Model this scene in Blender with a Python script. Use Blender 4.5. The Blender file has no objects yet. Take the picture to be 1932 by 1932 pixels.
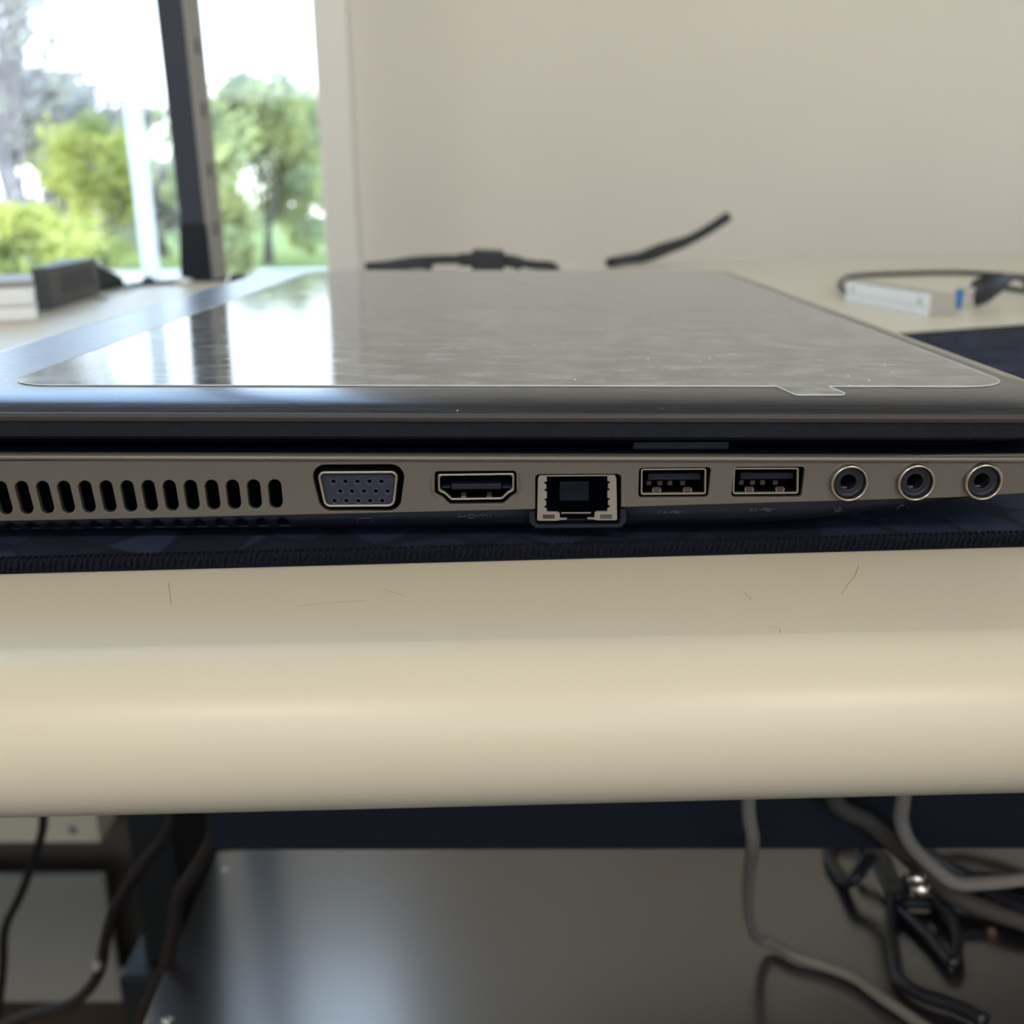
import bpy, bmesh, math, random, mathutils.geometry
from mathutils import Vector, Matrix, noise

random.seed(7)
COL = bpy.context.scene.collection
SC = bpy.context.scene

# ------------------------------------------------------------------ camera
FPX = 1896.0                        # focal length in pixels of the 1932 px frame
PITCH, YAW, ROLL = math.atan(597 / FPX), -0.010, 0.008
H = 0.8125                          # camera height above the floor
CAM = Vector((0, -0.2, H))
FW = Vector((math.sin(YAW) * math.cos(PITCH), math.cos(YAW) * math.cos(PITCH), -math.sin(PITCH)))
RT0 = FW.cross(Vector((0, 0, 1))).normalized()
UP0 = RT0.cross(FW)
RT = RT0 * math.cos(ROLL) - UP0 * math.sin(ROLL)
UP = UP0 * math.cos(ROLL) + RT0 * math.sin(ROLL)
cd = bpy.data.cameras.new('camera')
cam = bpy.data.objects.new('camera', cd)
COL.objects.link(cam)
m = Matrix((RT, UP, -FW)).transposed().to_4x4()
m.translation = CAM
cam.matrix_world = m
cd.sensor_width = 36
cd.lens = 36 * FPX / 1932
cd.clip_start = 0.005
cd.clip_end = 200
cd.dof.use_dof = True
cd.dof.focus_distance = 0.196
cd.dof.aperture_fstop = 17
SC.camera = cam

# ------------------------------------------------------------------ colour and light
SC.view_settings.view_transform = 'Standard'
SC.view_settings.look = 'None'
SC.view_settings.gamma = 1
SC.view_settings.use_curve_mapping = False
SC.view_settings.exposure = 0.75
w = bpy.data.worlds.new('sky')
SC.world = w
w.use_nodes = True
nt = w.node_tree
bg = nt.nodes['Background']
tc = nt.nodes.new('ShaderNodeTexCoord')
sp = nt.nodes.new('ShaderNodeSeparateXYZ')
cr = nt.nodes.new('ShaderNodeValToRGB')
cr.color_ramp.elements[0].position = 0.0
cr.color_ramp.elements[0].color = (0.96, 0.98, 1.0, 1)
cr.color_ramp.elements[1].position = 0.36
cr.color_ramp.elements[1].color = (0.50, 0.72, 1.0, 1)
nt.links.new(tc.outputs['Generated'], sp.inputs[0])
nt.links.new(sp.outputs['Z'], cr.inputs[0])
nt.links.new(cr.outputs[0], bg.inputs[0])
bg.inputs[1].default_value = 2.6
sl = bpy.data.lights.new('sun', 'SUN')
sl.energy = 2.6
sl.angle = math.radians(1.0)
sl.color = (1.0, 0.93, 0.78)
sun = bpy.data.objects.new('sun', sl)
COL.objects.link(sun)
sun.rotation_euler = (math.radians(48), 0, math.radians(-62))     # from behind the building, onto the trees
FILL_POWER = 18.0
FILL_WARM = (1.0, 0.87, 0.68)


# ------------------------------------------------------------------ helpers
def ray(u, v):
    return FW * FPX + RT * (u - 966) - UP * (v - 966)


def PY(u, v, Y):
    k = ray(u, v)
    return CAM + k * ((Y - CAM.y) / k.y)


def PZ(u, v, z):
    k = ray(u, v)
    return CAM + k * ((z - CAM.z) / k.z)


def tag(o, label=None, cat=None, group=None, kind=None):
    if label: o['label'] = label
    if cat: o['category'] = cat
    if group: o['group'] = group
    if kind: o['kind'] = kind
    return o


def empty(name, loc=(0, 0, 0), **k):
    o = bpy.data.objects.new(name, None)
    o.empty_display_size = 0.02
    COL.objects.link(o)
    o.location = loc
    return tag(o, **k)


def new(name, me, mat=None, parent=None, smooth=False, **k):
    o = bpy.data.objects.new(name, me)
    COL.objects.link(o)
    if mat: 
        me.materials.clear()
        me.materials.append(mat)
    if smooth:
        me.polygons.foreach_set('use_smooth', [True] * len(me.polygons))
    if parent is not None:
        o.parent = parent
        if parent.type == 'EMPTY' or True:
            o.matrix_parent_inverse = parent.matrix_world.inverted() if False else Matrix.Translation(-wl(parent))
    return tag(o, **k)


def wl(o):
    """world location of a thing (parents only ever translate)"""
    l = Vector(o.location)
    p = o.parent
    if p is not None:
        l = l + wl(p) + o.matrix_parent_inverse.translation
    return l


def mesh(name, verts, faces):
    me = bpy.data.meshes.new(name)
    me.from_pydata([tuple(v) for v in verts], [], faces)
    bm = bmesh.new()
    bm.from_mesh(me)
    bmesh.ops.recalc_face_normals(bm, faces=bm.faces)
    bm.to_mesh(me)
    bm.free()
    return me


def box_me(name, c, s, bevel=0.0, rot=None, seg=2):
    bm = bmesh.new()
    bmesh.ops.create_cube(bm, size=1)
    bmesh.ops.scale(bm, vec=Vector(s), verts=bm.verts)
    if bevel > 0:
        bmesh.ops.bevel(bm, geom=list(bm.edges), offset=bevel, segments=seg, affect='EDGES', profile=0.6)
    if rot is not None:
        bmesh.ops.transform(bm, matrix=rot.to_4x4(), verts=bm.verts)
    bmesh.ops.translate(bm, vec=Vector(c), verts=bm.verts)
    me = bpy.data.meshes.new(name)
    bm.to_mesh(me)
    bm.free()
    return me


def bx(name, c, s, mat, parent=None, bevel=0.0, rot=None, seg=2, **k):
    return new(name, box_me(name, c, s, bevel, rot, seg), mat, parent, **k)


def bxr(name, lo, hi, mat, parent=None, bevel=0.0, **k):
    lo, hi = Vector(lo), Vector(hi)
    return bx(name, (lo + hi) / 2, hi - lo, mat, parent, bevel, **k)


def hexa(name, p8, mat, parent=None, bevel=0.0, **k):
    """box from 8 corners: four at the bottom, four at the top, same order"""
    me = mesh(name, p8, [(0, 1, 2, 3), (4, 5, 6, 7), (0, 1, 5, 4), (1, 2, 6, 5), (2, 3, 7, 6), (3, 0, 4, 7)])
    if bevel:
        bm = bmesh.new(); bm.from_mesh(me)
        bmesh.ops.bevel(bm, geom=list(bm.edges), offset=bevel, segments=3, affect='EDGES', profile=0.6)
        bm.to_mesh(me); bm.free()
    return new(name, me, mat, parent, **k)


def spline(pts, n=8):
    """centripetal Catmull-Rom through the points"""
    P = [Vector(p) for p in pts]
    P = [P[0] * 2 - P[1]] + P + [P[-1] * 2 - P[-2]]
    out = []
    for i in range(1, len(P) - 2):
        p0, p1, p2, p3 = P[i - 1], P[i], P[i + 1], P[i + 2]
        t0 = 0.0
        t1 = t0 + max((p1 - p0).length, 1e-6) ** .5
        t2 = t1 + max((p2 - p1).length, 1e-6) ** .5
        t3 = t2 + max((p3 - p2).length, 1e-6) ** .5
        for k in range(n):
            t = t1 + (t2 - t1) * k / n
            a1 = p0 * ((t1 - t) / (t1 - t0)) + p1 * ((t - t0) / (t1 - t0))
            a2 = p1 * ((t2 - t) / (t2 - t1)) + p2 * ((t - t1) / (t2 - t1))
            a3 = p2 * ((t3 - t) / (t3 - t2)) + p3 * ((t - t2) / (t3 - t2))
            b1 = a1 * ((t2 - t) / (t2 - t0)) + a2 * ((t - t0) / (t2 - t0))
            b2 = a2 * ((t3 - t) / (t3 - t1)) + a3 * ((t - t1) / (t3 - t1))
            out.append(b1 * ((t2 - t) / (t2 - t1)) + b2 * ((t - t1) / (t2 - t1)))
    out.append(P[-2])
    return out


def tube_data(path, r, sides=10, V=None, F=None, flat=1.0):
    V = [] if V is None else V
    F = [] if F is None else F
    n = len(path)
    up = Vector((0.13, 0.21, 0.97)).normalized()
    rings = []
    for i, p in enumerate(path):
        t = (path[min(i + 1, n - 1)] - path[max(i - 1, 0)])
        if t.length < 1e-9: t = Vector((0, 1, 0))
        t.normalize()
        a = up - t * up.dot(t)
        if a.length < 0.05: a = Vector((1, 0, 0)) - t * t.x
        a.normalize()
        up = a
        b = t.cross(a)
        rr = r(i / (n - 1)) if callable(r) else r
        base = len(V)
        for k in range(sides):
            q = 2 * math.pi * k / sides
            V.append(p + a * (math.cos(q) * rr * flat) + b * (math.sin(q) * rr))
        rings.append(base)
    for i in range(n - 1):
        for k in range(sides):
            k2 = (k + 1) % sides
            F.append((rings[i] + k, rings[i] + k2, rings[i + 1] + k2, rings[i + 1] + k))
    F.append(tuple(rings[0] + k for k in range(sides)))
    F.append(tuple(rings[-1] + k for k in reversed(range(sides))))
    return V, F


def tube(name, pts, r, mat, parent=None, n=8, sides=10, smooth_path=True, flat=1.0, **k):
    path = spline(pts, n) if smooth_path else [Vector(p) for p in pts]
    V, F = tube_data(path, r, sides, flat=flat)
    return new(name, mesh(name, V, F), mat, parent, smooth=True, **k)


def lathe(name, prof, axis_o, axis_d, mat, parent=None, seg=40, caps=True, **k):
    """prof = [(along, radius)]; axis along a horizontal or vertical direction"""
    d = Vector(axis_d).normalized()
    a = d.orthogonal().normalized()
    b = d.cross(a)
    V, F = [], []
    for (h, r) in prof:
        for s in range(seg):
            q = 2 * math.pi * s / seg
            V.append(Vector(axis_o) + d * h + (a * math.cos(q) + b * math.sin(q)) * max(r, 1e-6))
    for i in range(len(prof) - 1):
        for s in range(seg):
            s2 = (s + 1) % seg
            F.append((i * seg + s, i * seg + s2, (i + 1) * seg + s2, (i + 1) * seg + s))
    if caps:
        F.append(tuple(range(seg)))
        F.append(tuple((len(prof) - 1) * seg + s for s in range(seg)))
    return new(name, mesh(name, V, F), mat, parent, smooth=True, **k)


def inset_poly(pts, d):
    """move the outline of a polygon inwards by d"""
    P = [Vector(p) for p in pts]
    area = sum(P[i].x * P[(i + 1) % len(P)].y - P[(i + 1) % len(P)].x * P[i].y for i in range(len(P)))
    sgn = 1 if area > 0 else -1
    out = []
    for i in range(len(P)):
        a, b, c = P[i - 1], P[i], P[(i + 1) % len(P)]
        d1, d2 = (b - a).normalized(), (c - b).normalized()
        n1, n2 = Vector((-d1.y, d1.x)) * sgn, Vector((-d2.y, d2.x)) * sgn
        nb = (n1 + n2)
        if nb.length < 1e-6: nb = n1
        nb.normalize()
        out.append(tuple(b + nb * (d / max(0.4, nb.dot(n1)))))
    return out


def in_poly(p, poly):
    c = False
    n = len(poly)
    for i in range(n):
        (x1, y1), (x2, y2) = poly[i], poly[i - 1]
        if (y1 > p[1]) != (y2 > p[1]) and p[0] < (x2 - x1) * (p[1] - y1) / (y2 - y1) + x1: c = not c
    return c


def plate(name, outlines, depth, bevel, Yfront, mat, parent=None, bres=2, **k):
    """a flat sheet in the X-Z plane facing -Y with its front at Yfront: outlines[0] is its edge, the others
    holes; every rim is rounded by bevel and closed by a wall going back"""
    S = 1000.0
    fronts, V, F = [], [], []
    for i, o in enumerate(outlines):
        o = [tuple(p) for j, p in enumerate(o) if (Vector(p) - Vector(o[j - 1])).length > 1e-6]
        lv = []
        for t in ((1.0, 0.0), (0.45, 0.12), (0.12, 0.45), (0.0, 1.0), (0.0, depth / bevel)):
            ring = inset_poly(o, (bevel if i == 0 else -bevel) * t[0]) if t[0] else o
            lv.append([len(V) + j for j in range(len(ring))])
            V += [(x, Yfront + bevel * t[1], z) for x, z in ring]
            if t[1] == 0.0: fronts.append((ring, lv[0]))
        for A, B in zip(lv, lv[1:]):
            for j in range(len(A)):
                j2 = (j + 1) % len(A)
                F.append((A[j], A[j2], B[j2], B[j]))
    pts = [Vector((x * S, z * S)) for r, _ in fronts for x, z in r]
    idx = [q for _, l in fronts for q in l]
    edges, c = [], 0
    for r, _ in fronts:
        edges += [(c + j, c + (j + 1) % len(r)) for j in range(len(r))]
        c += len(r)
    vv, ee, ff, ov, oe, of = mathutils.geometry.delaunay_2d_cdt(pts, edges, [], 0, 1e-6)
    rs = [[(x * S, z * S) for x, z in r] for r, _ in fronts]
    for f in ff:
        ce = (vv[f[0]] + vv[f[1]] + vv[f[2]]) / 3
        if in_poly(ce, rs[0]) and not any(in_poly(ce, h) for h in rs[1:]):
            t = []
            for q in f:
                if ov[q]: t.append(idx[ov[q][0]])
                else:
                    t.append(len(V)); V.append((vv[q].x / S, Yfront, vv[q].y / S))
            F.append(tuple(t))
    return new(name, mesh(name, V, F), mat, parent, **k)


def rpoly(pts, r, n=6):
    """round the corners of a polygon; r one number or one per corner"""
    out = []
    N = len(pts)
    for i in range(N):
        p = Vector(pts[i]).to_2d(); a = Vector(pts[i - 1]).to_2d(); b = Vector(pts[(i + 1) % N]).to_2d()
        rr = r[i] if isinstance(r, (list, tuple)) else r
        if rr <= 0:
            out.append((p.x, p.y)); continue
        da, db = (a - p), (b - p)
        la, lb = da.length, db.length
        da.normalize(); db.normalize()
        ang = da.angle(db)
        t = min(rr / math.tan(ang / 2), la * 0.49, lb * 0.49)
        rr2 = t * math.tan(ang / 2)
        c = p + (da + db).normalized() * (rr2 / math.sin(ang / 2))
        s, e = p + da * t - c, p + db * t - c
        a0 = math.atan2(s.y, s.x); a1 = math.atan2(e.y, e.x)
        dd = (a1 - a0 + math.pi) % (2 * math.pi) - math.pi
        for k in range(n + 1):
            q = a0 + dd * k / n
            out.append((c.x + math.cos(q) * rr2, c.y + math.sin(q) * rr2))
    return out


def side(pts, Y=0.0):
    """photo pixels of points on the laptop's side plane -> (x, z)"""
    out = []
    for (u, v) in pts:
        p = PY(u, v, Y)
        out.append((p.x, p.z))
    return out


# ------------------------------------------------------------------ materials
def mat(name, color, rough=0.5, metal=0.0, spec=0.5, aniso=0.0, coat=0.0, **k):
    m = bpy.data.materials.new(name)
    m.use_nodes = True
    b = m.node_tree.nodes['Principled BSDF']
    b.inputs['Base Color'].default_value = (*color, 1)
    b.inputs['Roughness'].default_value = rough
    b.inputs['Metallic'].default_value = metal
    b.inputs['Specular IOR Level'].default_value = spec
    b.inputs['Anisotropic'].default_value = aniso
    b.inputs['Coat Weight'].default_value = coat
    return m


def noisy(m, scale=(50, 50, 50), amount=0.2, bump=0.0, bdist=0.001, detail=4, rough_amt=0.0, contrast=(0.3, 0.7), color2=None, bscale=None):
    """vary base colour, roughness and relief of a material with object-space noise"""
    nt = m.node_tree; N = nt.nodes; L = nt.links
    b = N['Principled BSDF']
    tc = N.new('ShaderNodeTexCoord'); mp = N.new('ShaderNodeMapping')
    mp.inputs['Scale'].default_value = scale
    L.new(tc.outputs['Object'], mp.inputs[0])
    n = N.new('ShaderNodeTexNoise'); n.inputs['Scale'].default_value = 1; n.inputs['Detail'].default_value = detail
    L.new(mp.outputs[0], n.inputs[0])
    mr = N.new('ShaderNodeMapRange'); mr.inputs[1].default_value = contrast[0]; mr.inputs[2].default_value = contrast[1]
    L.new(n.outputs[0], mr.inputs[0])
    c = b.inputs['Base Color'].default_value[:3]
    if amount or color2:
        mx = N.new('ShaderNodeMix'); mx.data_type = 'RGBA'
        lo = tuple(max(0, x * (1 - amount)) for x in c) if color2 is None else c
        hi = tuple(min(1, x * (1 + amount)) for x in c) if color2 is None else color2
        mx.inputs[6].default_value = (*lo, 1); mx.inputs[7].default_value = (*hi, 1)
        L.new(mr.outputs[0], mx.inputs[0]); L.new(mx.outputs[2], b.inputs['Base Color'])
    if rough_amt:
        r0 = b.inputs['Roughness'].default_value
        m2 = N.new('ShaderNodeMapRange'); m2.inputs[3].default_value = r0 - rough_amt; m2.inputs[4].default_value = r0 + rough_amt
        L.new(mr.outputs[0], m2.inputs[0]); L.new(m2.outputs[0], b.inputs['Roughness'])
    if bump:
        src = n
        if bscale:
            mp2 = N.new('ShaderNodeMapping'); mp2.inputs['Scale'].default_value = bscale
            L.new(tc.outputs['Object'], mp2.inputs[0])
            src = N.new('ShaderNodeTexNoise'); src.inputs['Scale'].default_value = 1; src.inputs['Detail'].default_value = 3
            L.new(mp2.outputs[0], src.inputs[0])
        bp = N.new('ShaderNodeBump'); bp.inputs['Strength'].default_value = bump; bp.inputs['Distance'].default_value = bdist
        L.new(src.outputs[0], bp.inputs['Height']); L.new(bp.outputs[0], b.inputs['Normal'])
    return m


M = {}
M['lid'] = noisy(mat('brushed_dark_metal', (0.108, 0.113, 0.140), 0.26, 1.0), (25, 2600, 2600), 0.16, 0.10, 0.00004, 3, 0.06)
M['lid_rim'] = mat('lid_rim_sheen', (0.36, 0.335, 0.30), 0.45, 0.3)
M['film'] = noisy(mat('clear_film', (0.12, 0.125, 0.138), 0.10, 0.0, 0.75), (120, 210, 60), 0.0, 0.02, 0.0001, 6, 0.04,
                  (0.40, 0.78), (0.33, 0.345, 0.365), (1500, 1500, 700))
M['film_edge'] = mat('film_cut_edge', (0.75, 0.76, 0.76), 0.3)
M['bezel'] = noisy(mat('matt_black_bezel', (0.008, 0.0095, 0.016), 0.5, 0, 0.2), (900, 900, 900), 0.25)
M['brown_edge'] = noisy(mat('lid_side_band', (0.050, 0.040, 0.042), 0.4, 0.3, 0.3), (20, 3000, 3000), 0.15)
M['black'] = mat('blue_shade_black', (0.004, 0.006, 0.014), 0.45, 0, 0.2)  # bluish cast of the shadows is put into this black
M['belly'] = noisy(mat('base_bottom_plastic', (0.007, 0.009, 0.019), 0.5, 0, 0.25), (2500, 2500, 2500), 0.2, 0.1, 0.00003)
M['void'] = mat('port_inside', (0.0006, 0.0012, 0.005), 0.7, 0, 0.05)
M['silver'] = noisy(mat('bead_blasted_aluminium', (0.140, 0.126, 0.113), 0.45, 0.6), (4000, 4000, 4000), 0.10, 0.12, 0.00002)
M['nickel'] = mat('nickel_shell', (0.42, 0.38, 0.34), 0.28, 1.0)
M['dull_nickel'] = mat('dull_nickel', (0.27, 0.24, 0.215), 0.45, 0.5)
M['insert'] = noisy(mat('blue_grey_insert', (0.017, 0.022, 0.040), 0.55, 0, 0.3), (1200, 1200, 1200), 0.2, 0.1, 0.00004)
M['pinhole'] = mat('pin_socket_rim', (0.05, 0.062, 0.085), 0.35)
M['tongue'] = mat('dark_plastic_tongue', (0.011, 0.013, 0.022), 0.5, 0, 0.2)
M['copper'] = mat('copper_contact', (0.085, 0.058, 0.055), 0.4, 0.5, 0.3)
M['jack'] = mat('jack_plastic', (0.009, 0.011, 0.018), 0.42, 0, 0.3)
M['print'] = mat('faint_grey_print', (0.045, 0.048, 0.052), 0.5)
M['rubber'] = mat('dark_rubber', (0.02, 0.018, 0.022), 0.6)
M['desk'] = noisy(mat('cream_laminate', (0.64, 0.585, 0.47), 0.37, 0.0, 0.45), (6, 6, 6), 0.035, 0.16, 0.0001, 2, 0.0, (0.3, 0.7), None, (700, 700, 700))
M['mark'] = mat('pencil_grey_mark', (0.33, 0.30, 0.25), 0.7)
M['wall'] = noisy(mat('matt_grey_wall', (0.77, 0.72, 0.64), 0.75, 0, 0.3), (1.5, 1.5, 1.5), 0.04)
M['room'] = mat('pale_room_wall', (0.66, 0.56, 0.42), 0.8, 0, 0.3)
M['ceil'] = mat('ceiling_white', (0.7, 0.67, 0.6), 0.8)
M['floor'] = noisy(mat('brown_floor', (0.060, 0.044, 0.034), 0.85, 0, 0.15), (14, 14, 14), 0.15)
M['white'] = mat('white_frame_paint', (0.85, 0.82, 0.76), 0.4)
M['wplastic'] = mat('white_plastic', (0.80, 0.82, 0.83), 0.3)
M['bplastic'] = mat('black_plastic', (0.018, 0.020, 0.028), 0.4)
M['gplastic'] = mat('dark_grey_plastic', (0.05, 0.05, 0.052), 0.45)
M['boxshade'] = mat('shaded_box_body', (0.40, 0.38, 0.34), 0.5)
M['legs'] = mat('dark_grey_leg', (0.016, 0.018, 0.020), 0.55, 0, 0.3)
M['blue'] = mat('blue_plastic', (0.02, 0.16, 0.50), 0.35)
M['slate'] = mat('slate_metal', (0.032, 0.037, 0.055), 0.5, 0, 0.3)
M['palegrey'] = mat('pale_grey_metal', (0.33, 0.31, 0.29), 0.5)
M['dot'] = mat('slot_shadowed_hole', (0.12, 0.11, 0.10), 0.7)
M['beam'] = mat('dark_beam_steel', (0.012, 0.015, 0.024), 0.6, 0, 0.2)
M['box'] = mat('taupe_box', (0.30, 0.28, 0.25), 0.55)
M['cream'] = mat('cream_rail', (0.80, 0.70, 0.52), 0.45)
M['cable'] = mat('black_cable', (0.010, 0.011, 0.017), 0.45)
M['bcable'] = mat('brown_black_cable', (0.020, 0.015, 0.014), 0.5, 0, 0.3)
M['gcable'] = mat('grey_cable', (0.20, 0.18, 0.165), 0.55, 0, 0.3)
M['dcable'] = mat('taupe_cable', (0.06, 0.050, 0.048), 0.55, 0, 0.3)
M['steel'] = mat('bright_screw', (0.75, 0.72, 0.68), 0.25, 1.0)
M['gold'] = mat('copper_gold', (0.55, 0.30, 0.18), 0.3, 1.0)
M['case'] = noisy(mat('glossy_dark_case', (0.019, 0.017, 0.021), 0.28, 0.0, 1.0, 0, 1.0), (5, 5, 5), 0.1)
M['case'].node_tree.nodes['Principled BSDF'].inputs['Coat Roughness'].default_value = 0.21
M['concrete'] = mat('pale_concrete', (0.62, 0.60, 0.54), 0.8)
M['grass'] = noisy(mat('lawn', (0.20, 0.26, 0.06), 0.9), (2, 2, 2), 0.2)
M['bark'] = mat('bark', (0.13, 0.11, 0.10), 0.9)
M['twig'] = mat('pale_bark', (0.26, 0.23, 0.24), 0.9)


def leafmat(name, c1, c2):
    m = mat(name, c1, 0.6)
    nt = m.node_tree; N = nt.nodes; L = nt.links
    b = N['Principled BSDF']
    oi = N.new('ShaderNodeTexCoord')
    n = N.new('ShaderNodeTexNoise'); n.inputs['Scale'].default_value = 1.1
    L.new(oi.outputs['Object'], n.inputs[0])
    mr = N.new('ShaderNodeMapRange'); mr.inputs[1].default_value = 0.35; mr.inputs[2].default_value = 0.65
    L.new(n.outputs[0], mr.inputs[0])
    mx = N.new('ShaderNodeMix'); mx.data_type = 'RGBA'
    mx.inputs[6].default_value = (*c1, 1); mx.inputs[7].default_value = (*c2, 1)
    L.new(mr.outputs[0], mx.inputs[0]); L.new(mx.outputs[2], b.inputs['Base Color'])
    tr = N.new('ShaderNodeBsdfTranslucent'); ms = N.new('ShaderNodeMixShader'); ms.inputs[0].default_value = 0.4
    L.new(mx.outputs[2], tr.inputs[0])
    L.new(b.outputs[0], ms.inputs[1]); L.new(tr.outputs[0], ms.inputs[2])
    L.new(ms.outputs[0], N['Material Output'].inputs[0])
    return m


M['leaf_yellow'] = leafmat('spring_leaves', (0.36, 0.42, 0.14), (0.66, 0.66, 0.20))
M['leaf_green'] = leafmat('fresh_leaves', (0.27, 0.33, 0.19), (0.56, 0.58, 0.25))
M['leaf_mauve'] = leafmat('bud_haze', (0.38, 0.36, 0.40), (0.52, 0.50, 0.40))
M['glass'] = bpy.data.materials.new('window_glass')
M['glass'].use_nodes = True
_n = M['glass'].node_tree
_n.nodes.remove(_n.nodes['Principled BSDF'])
_t = _n.nodes.new('ShaderNodeBsdfTransparent'); _t.inputs[0].default_value = (0.96, 0.98, 0.98, 1)
_g = _n.nodes.new('ShaderNodeBsdfGlossy'); _g.inputs['Roughness'].default_value = 0.02
_m = _n.nodes.new('ShaderNodeMixShader'); _m.inputs[0].default_value = 0.05
_n.links.new(_t.outputs[0], _m.inputs[1]); _n.links.new(_g.outputs[0], _m.inputs[2])
_n.links.new(_m.outputs[0], _n.nodes['Material Output'].inputs[0])
M['blind'] = mat('translucent_blind', (0.85, 0.85, 0.83), 0.8)
_n = M['blind'].node_tree
_t = _n.nodes.new('ShaderNodeBsdfTranslucent'); _t.inputs[0].default_value = (0.92, 0.93, 0.93, 1)
_m = _n.nodes.new('ShaderNodeMixShader'); _m.inputs[0].default_value = 0.8
_n.links.new(_n.nodes['Principled BSDF'].outputs[0], _m.inputs[1]); _n.links.new(_t.outputs[0], _m.inputs[2])
_n.links.new(_m.outputs[0], _n.nodes['Material Output'].inputs[0])
M['panelbrown'] = mat('cover_brown', (0.13, 0.10, 0.08), 0.7, 0, 0.2)
M['lamp'] = bpy.data.materials.new('fill_diffuser')
M['lamp'].use_nodes = True
_b = M['lamp'].node_tree.nodes['Principled BSDF']
_b.inputs['Emission Color'].default_value = (*FILL_WARM, 1)
_b.inputs['Emission Strength'].default_value = 3.0


def mat_fabric():
    """dark navy mat printed with blue-grey cobble shapes"""
    m = mat('printed_mat_fabric', (0.01, 0.012, 0.03), 0.85, 0, 0.2)
    nt = m.node_tree; N = nt.nodes; L = nt.links; b = N['Principled BSDF']
    tc = N.new('ShaderNodeTexCoord')
    mp = N.new('ShaderNodeMapping'); mp.inputs['Scale'].default_value = (75, 75, 1)
    L.new(tc.outputs['Object'], mp.inputs[0])
    v = N.new('ShaderNodeTexVoronoi'); v.feature = 'DISTANCE_TO_EDGE'; v.inputs['Scale'].default_value = 1
    L.new(mp.outputs[0], v.inputs[0])
    r = N.new('ShaderNodeMapRange'); r.inputs[1].default_value = 0.03; r.inputs[2].default_value = 0.10
    L.new(v.outputs[0], r.inputs[0])
    v2 = N.new('ShaderNodeTexVoronoi'); v2.inputs['Scale'].default_value = 1
    L.new(mp.outputs[0], v2.inputs[0])
    ml = N.new('ShaderNodeMath'); ml.operation = 'MULTIPLY'
    s = N.new('ShaderNodeSeparateColor'); L.new(v2.outputs['Color'], s.inputs[0])
    L.new(r.outputs[0], ml.inputs[0]); L.new(s.outputs[0], ml.inputs[1])
    mx = N.new('ShaderNodeMix'); mx.data_type = 'RGBA'
    mx.inputs[6].default_value = (0.007, 0.009, 0.022, 1); mx.inputs[7].default_value = (0.022, 0.031, 0.070, 1)
    L.new(ml.outputs[0], mx.inputs[0]); L.new(mx.outputs[2], b.inputs['Base Color'])
    n = N.new('ShaderNodeTexNoise'); n.inputs['Scale'].default_value = 3000
    L.new(tc.outputs['Object'], n.inputs[0])
    bp = N.new('ShaderNodeBump'); bp.inputs['Strength'].default_value = 0.4; bp.inputs['Distance'].default_value = 0.0002
    L.new(n.outputs[0], bp.inputs['Height']); L.new(bp.outputs[0], b.inputs['Normal'])
    return m


M['mat'] = mat_fabric()
M['thread'] = noisy(mat('black_stitching', (0.006, 0.007, 0.014), 0.9, 0, 0.15), (1800, 1800, 1800), 0.5, 0.8, 0.0004, 4)

# ------------------------------------------------------------------ room
DZ = H - 0.0725          # desk top height
WY = 1.35                # inner face of the window wall
RX0, RX1, RY0, RZ1 = -2.6, 2.6, -3.2, 2.6
bxr('floor', (RX0, RY0, -0.1), (RX1, WY + 0.15, 0), M['floor'], kind='structure')
bxr('ceiling', (RX0, RY0, RZ1), (RX1, WY + 0.15, RZ1 + 0.1), M['ceil'], kind='structure')
WL, WR = -2.2, -0.284    # window opening
SILL = DZ - 0.095
HEAD = 2.3
bxr('wall_back', (WR, WY, 0), (RX1, WY + 0.15, RZ1), M['wall'], kind='structure')
bxr('wall_back_under_window', (RX0, WY, 0), (WR, WY + 0.15, SILL), M['wall'], kind='structure')
bxr('wall_back_over_window', (RX0, WY, HEAD), (WR, WY + 0.15, RZ1), M['wall'], kind='structure')
bxr('wall_back_beside_window', (RX0, WY, SILL), (WL, WY + 0.15, HEAD), M['wall'], kind='structure')
bxr('wall_left', (RX0 - 0.1, RY0, 0), (RX0, WY + 0.15, RZ1), M['room'], kind='structure')
# right wall with an unseen window added to brighten back wall and desk
SY0, SY1, SZ0, SZ1 = 0.0, 1.25, 0.95, 2.3
bxr('wall_right', (RX1, RY0, 0), (RX1 + 0.1, SY0, RZ1), M['room'], kind='structure')
bxr('wall_right_corner', (RX1, SY1, 0), (RX1 + 0.1, WY + 0.15, RZ1), M['room'], kind='structure')
bxr('wall_right_low', (RX1, SY0, 0), (RX1 + 0.1, SY1, SZ0), M['room'], kind='structure')
bxr('wall_right_top', (RX1, SY0, SZ1), (RX1 + 0.1, SY1, RZ1), M['room'], kind='structure')
win3 = empty('fill_window_right', (RX1 + .05, (SY0 + SY1) / 2, SZ0), kind='structure')
for a, b_ in ((SY0, SY0 + .04), (SY1 - .04, SY1)):
    bxr('mullion', (RX1 + .03, a, SZ0), (RX1 + .08, b_, SZ1), M['white'], win3)
bxr('pane', (RX1 + .053, SY0 + .04, SZ0), (RX1 + .057, SY1 - .04, SZ1), M['glass'], win3)
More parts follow.
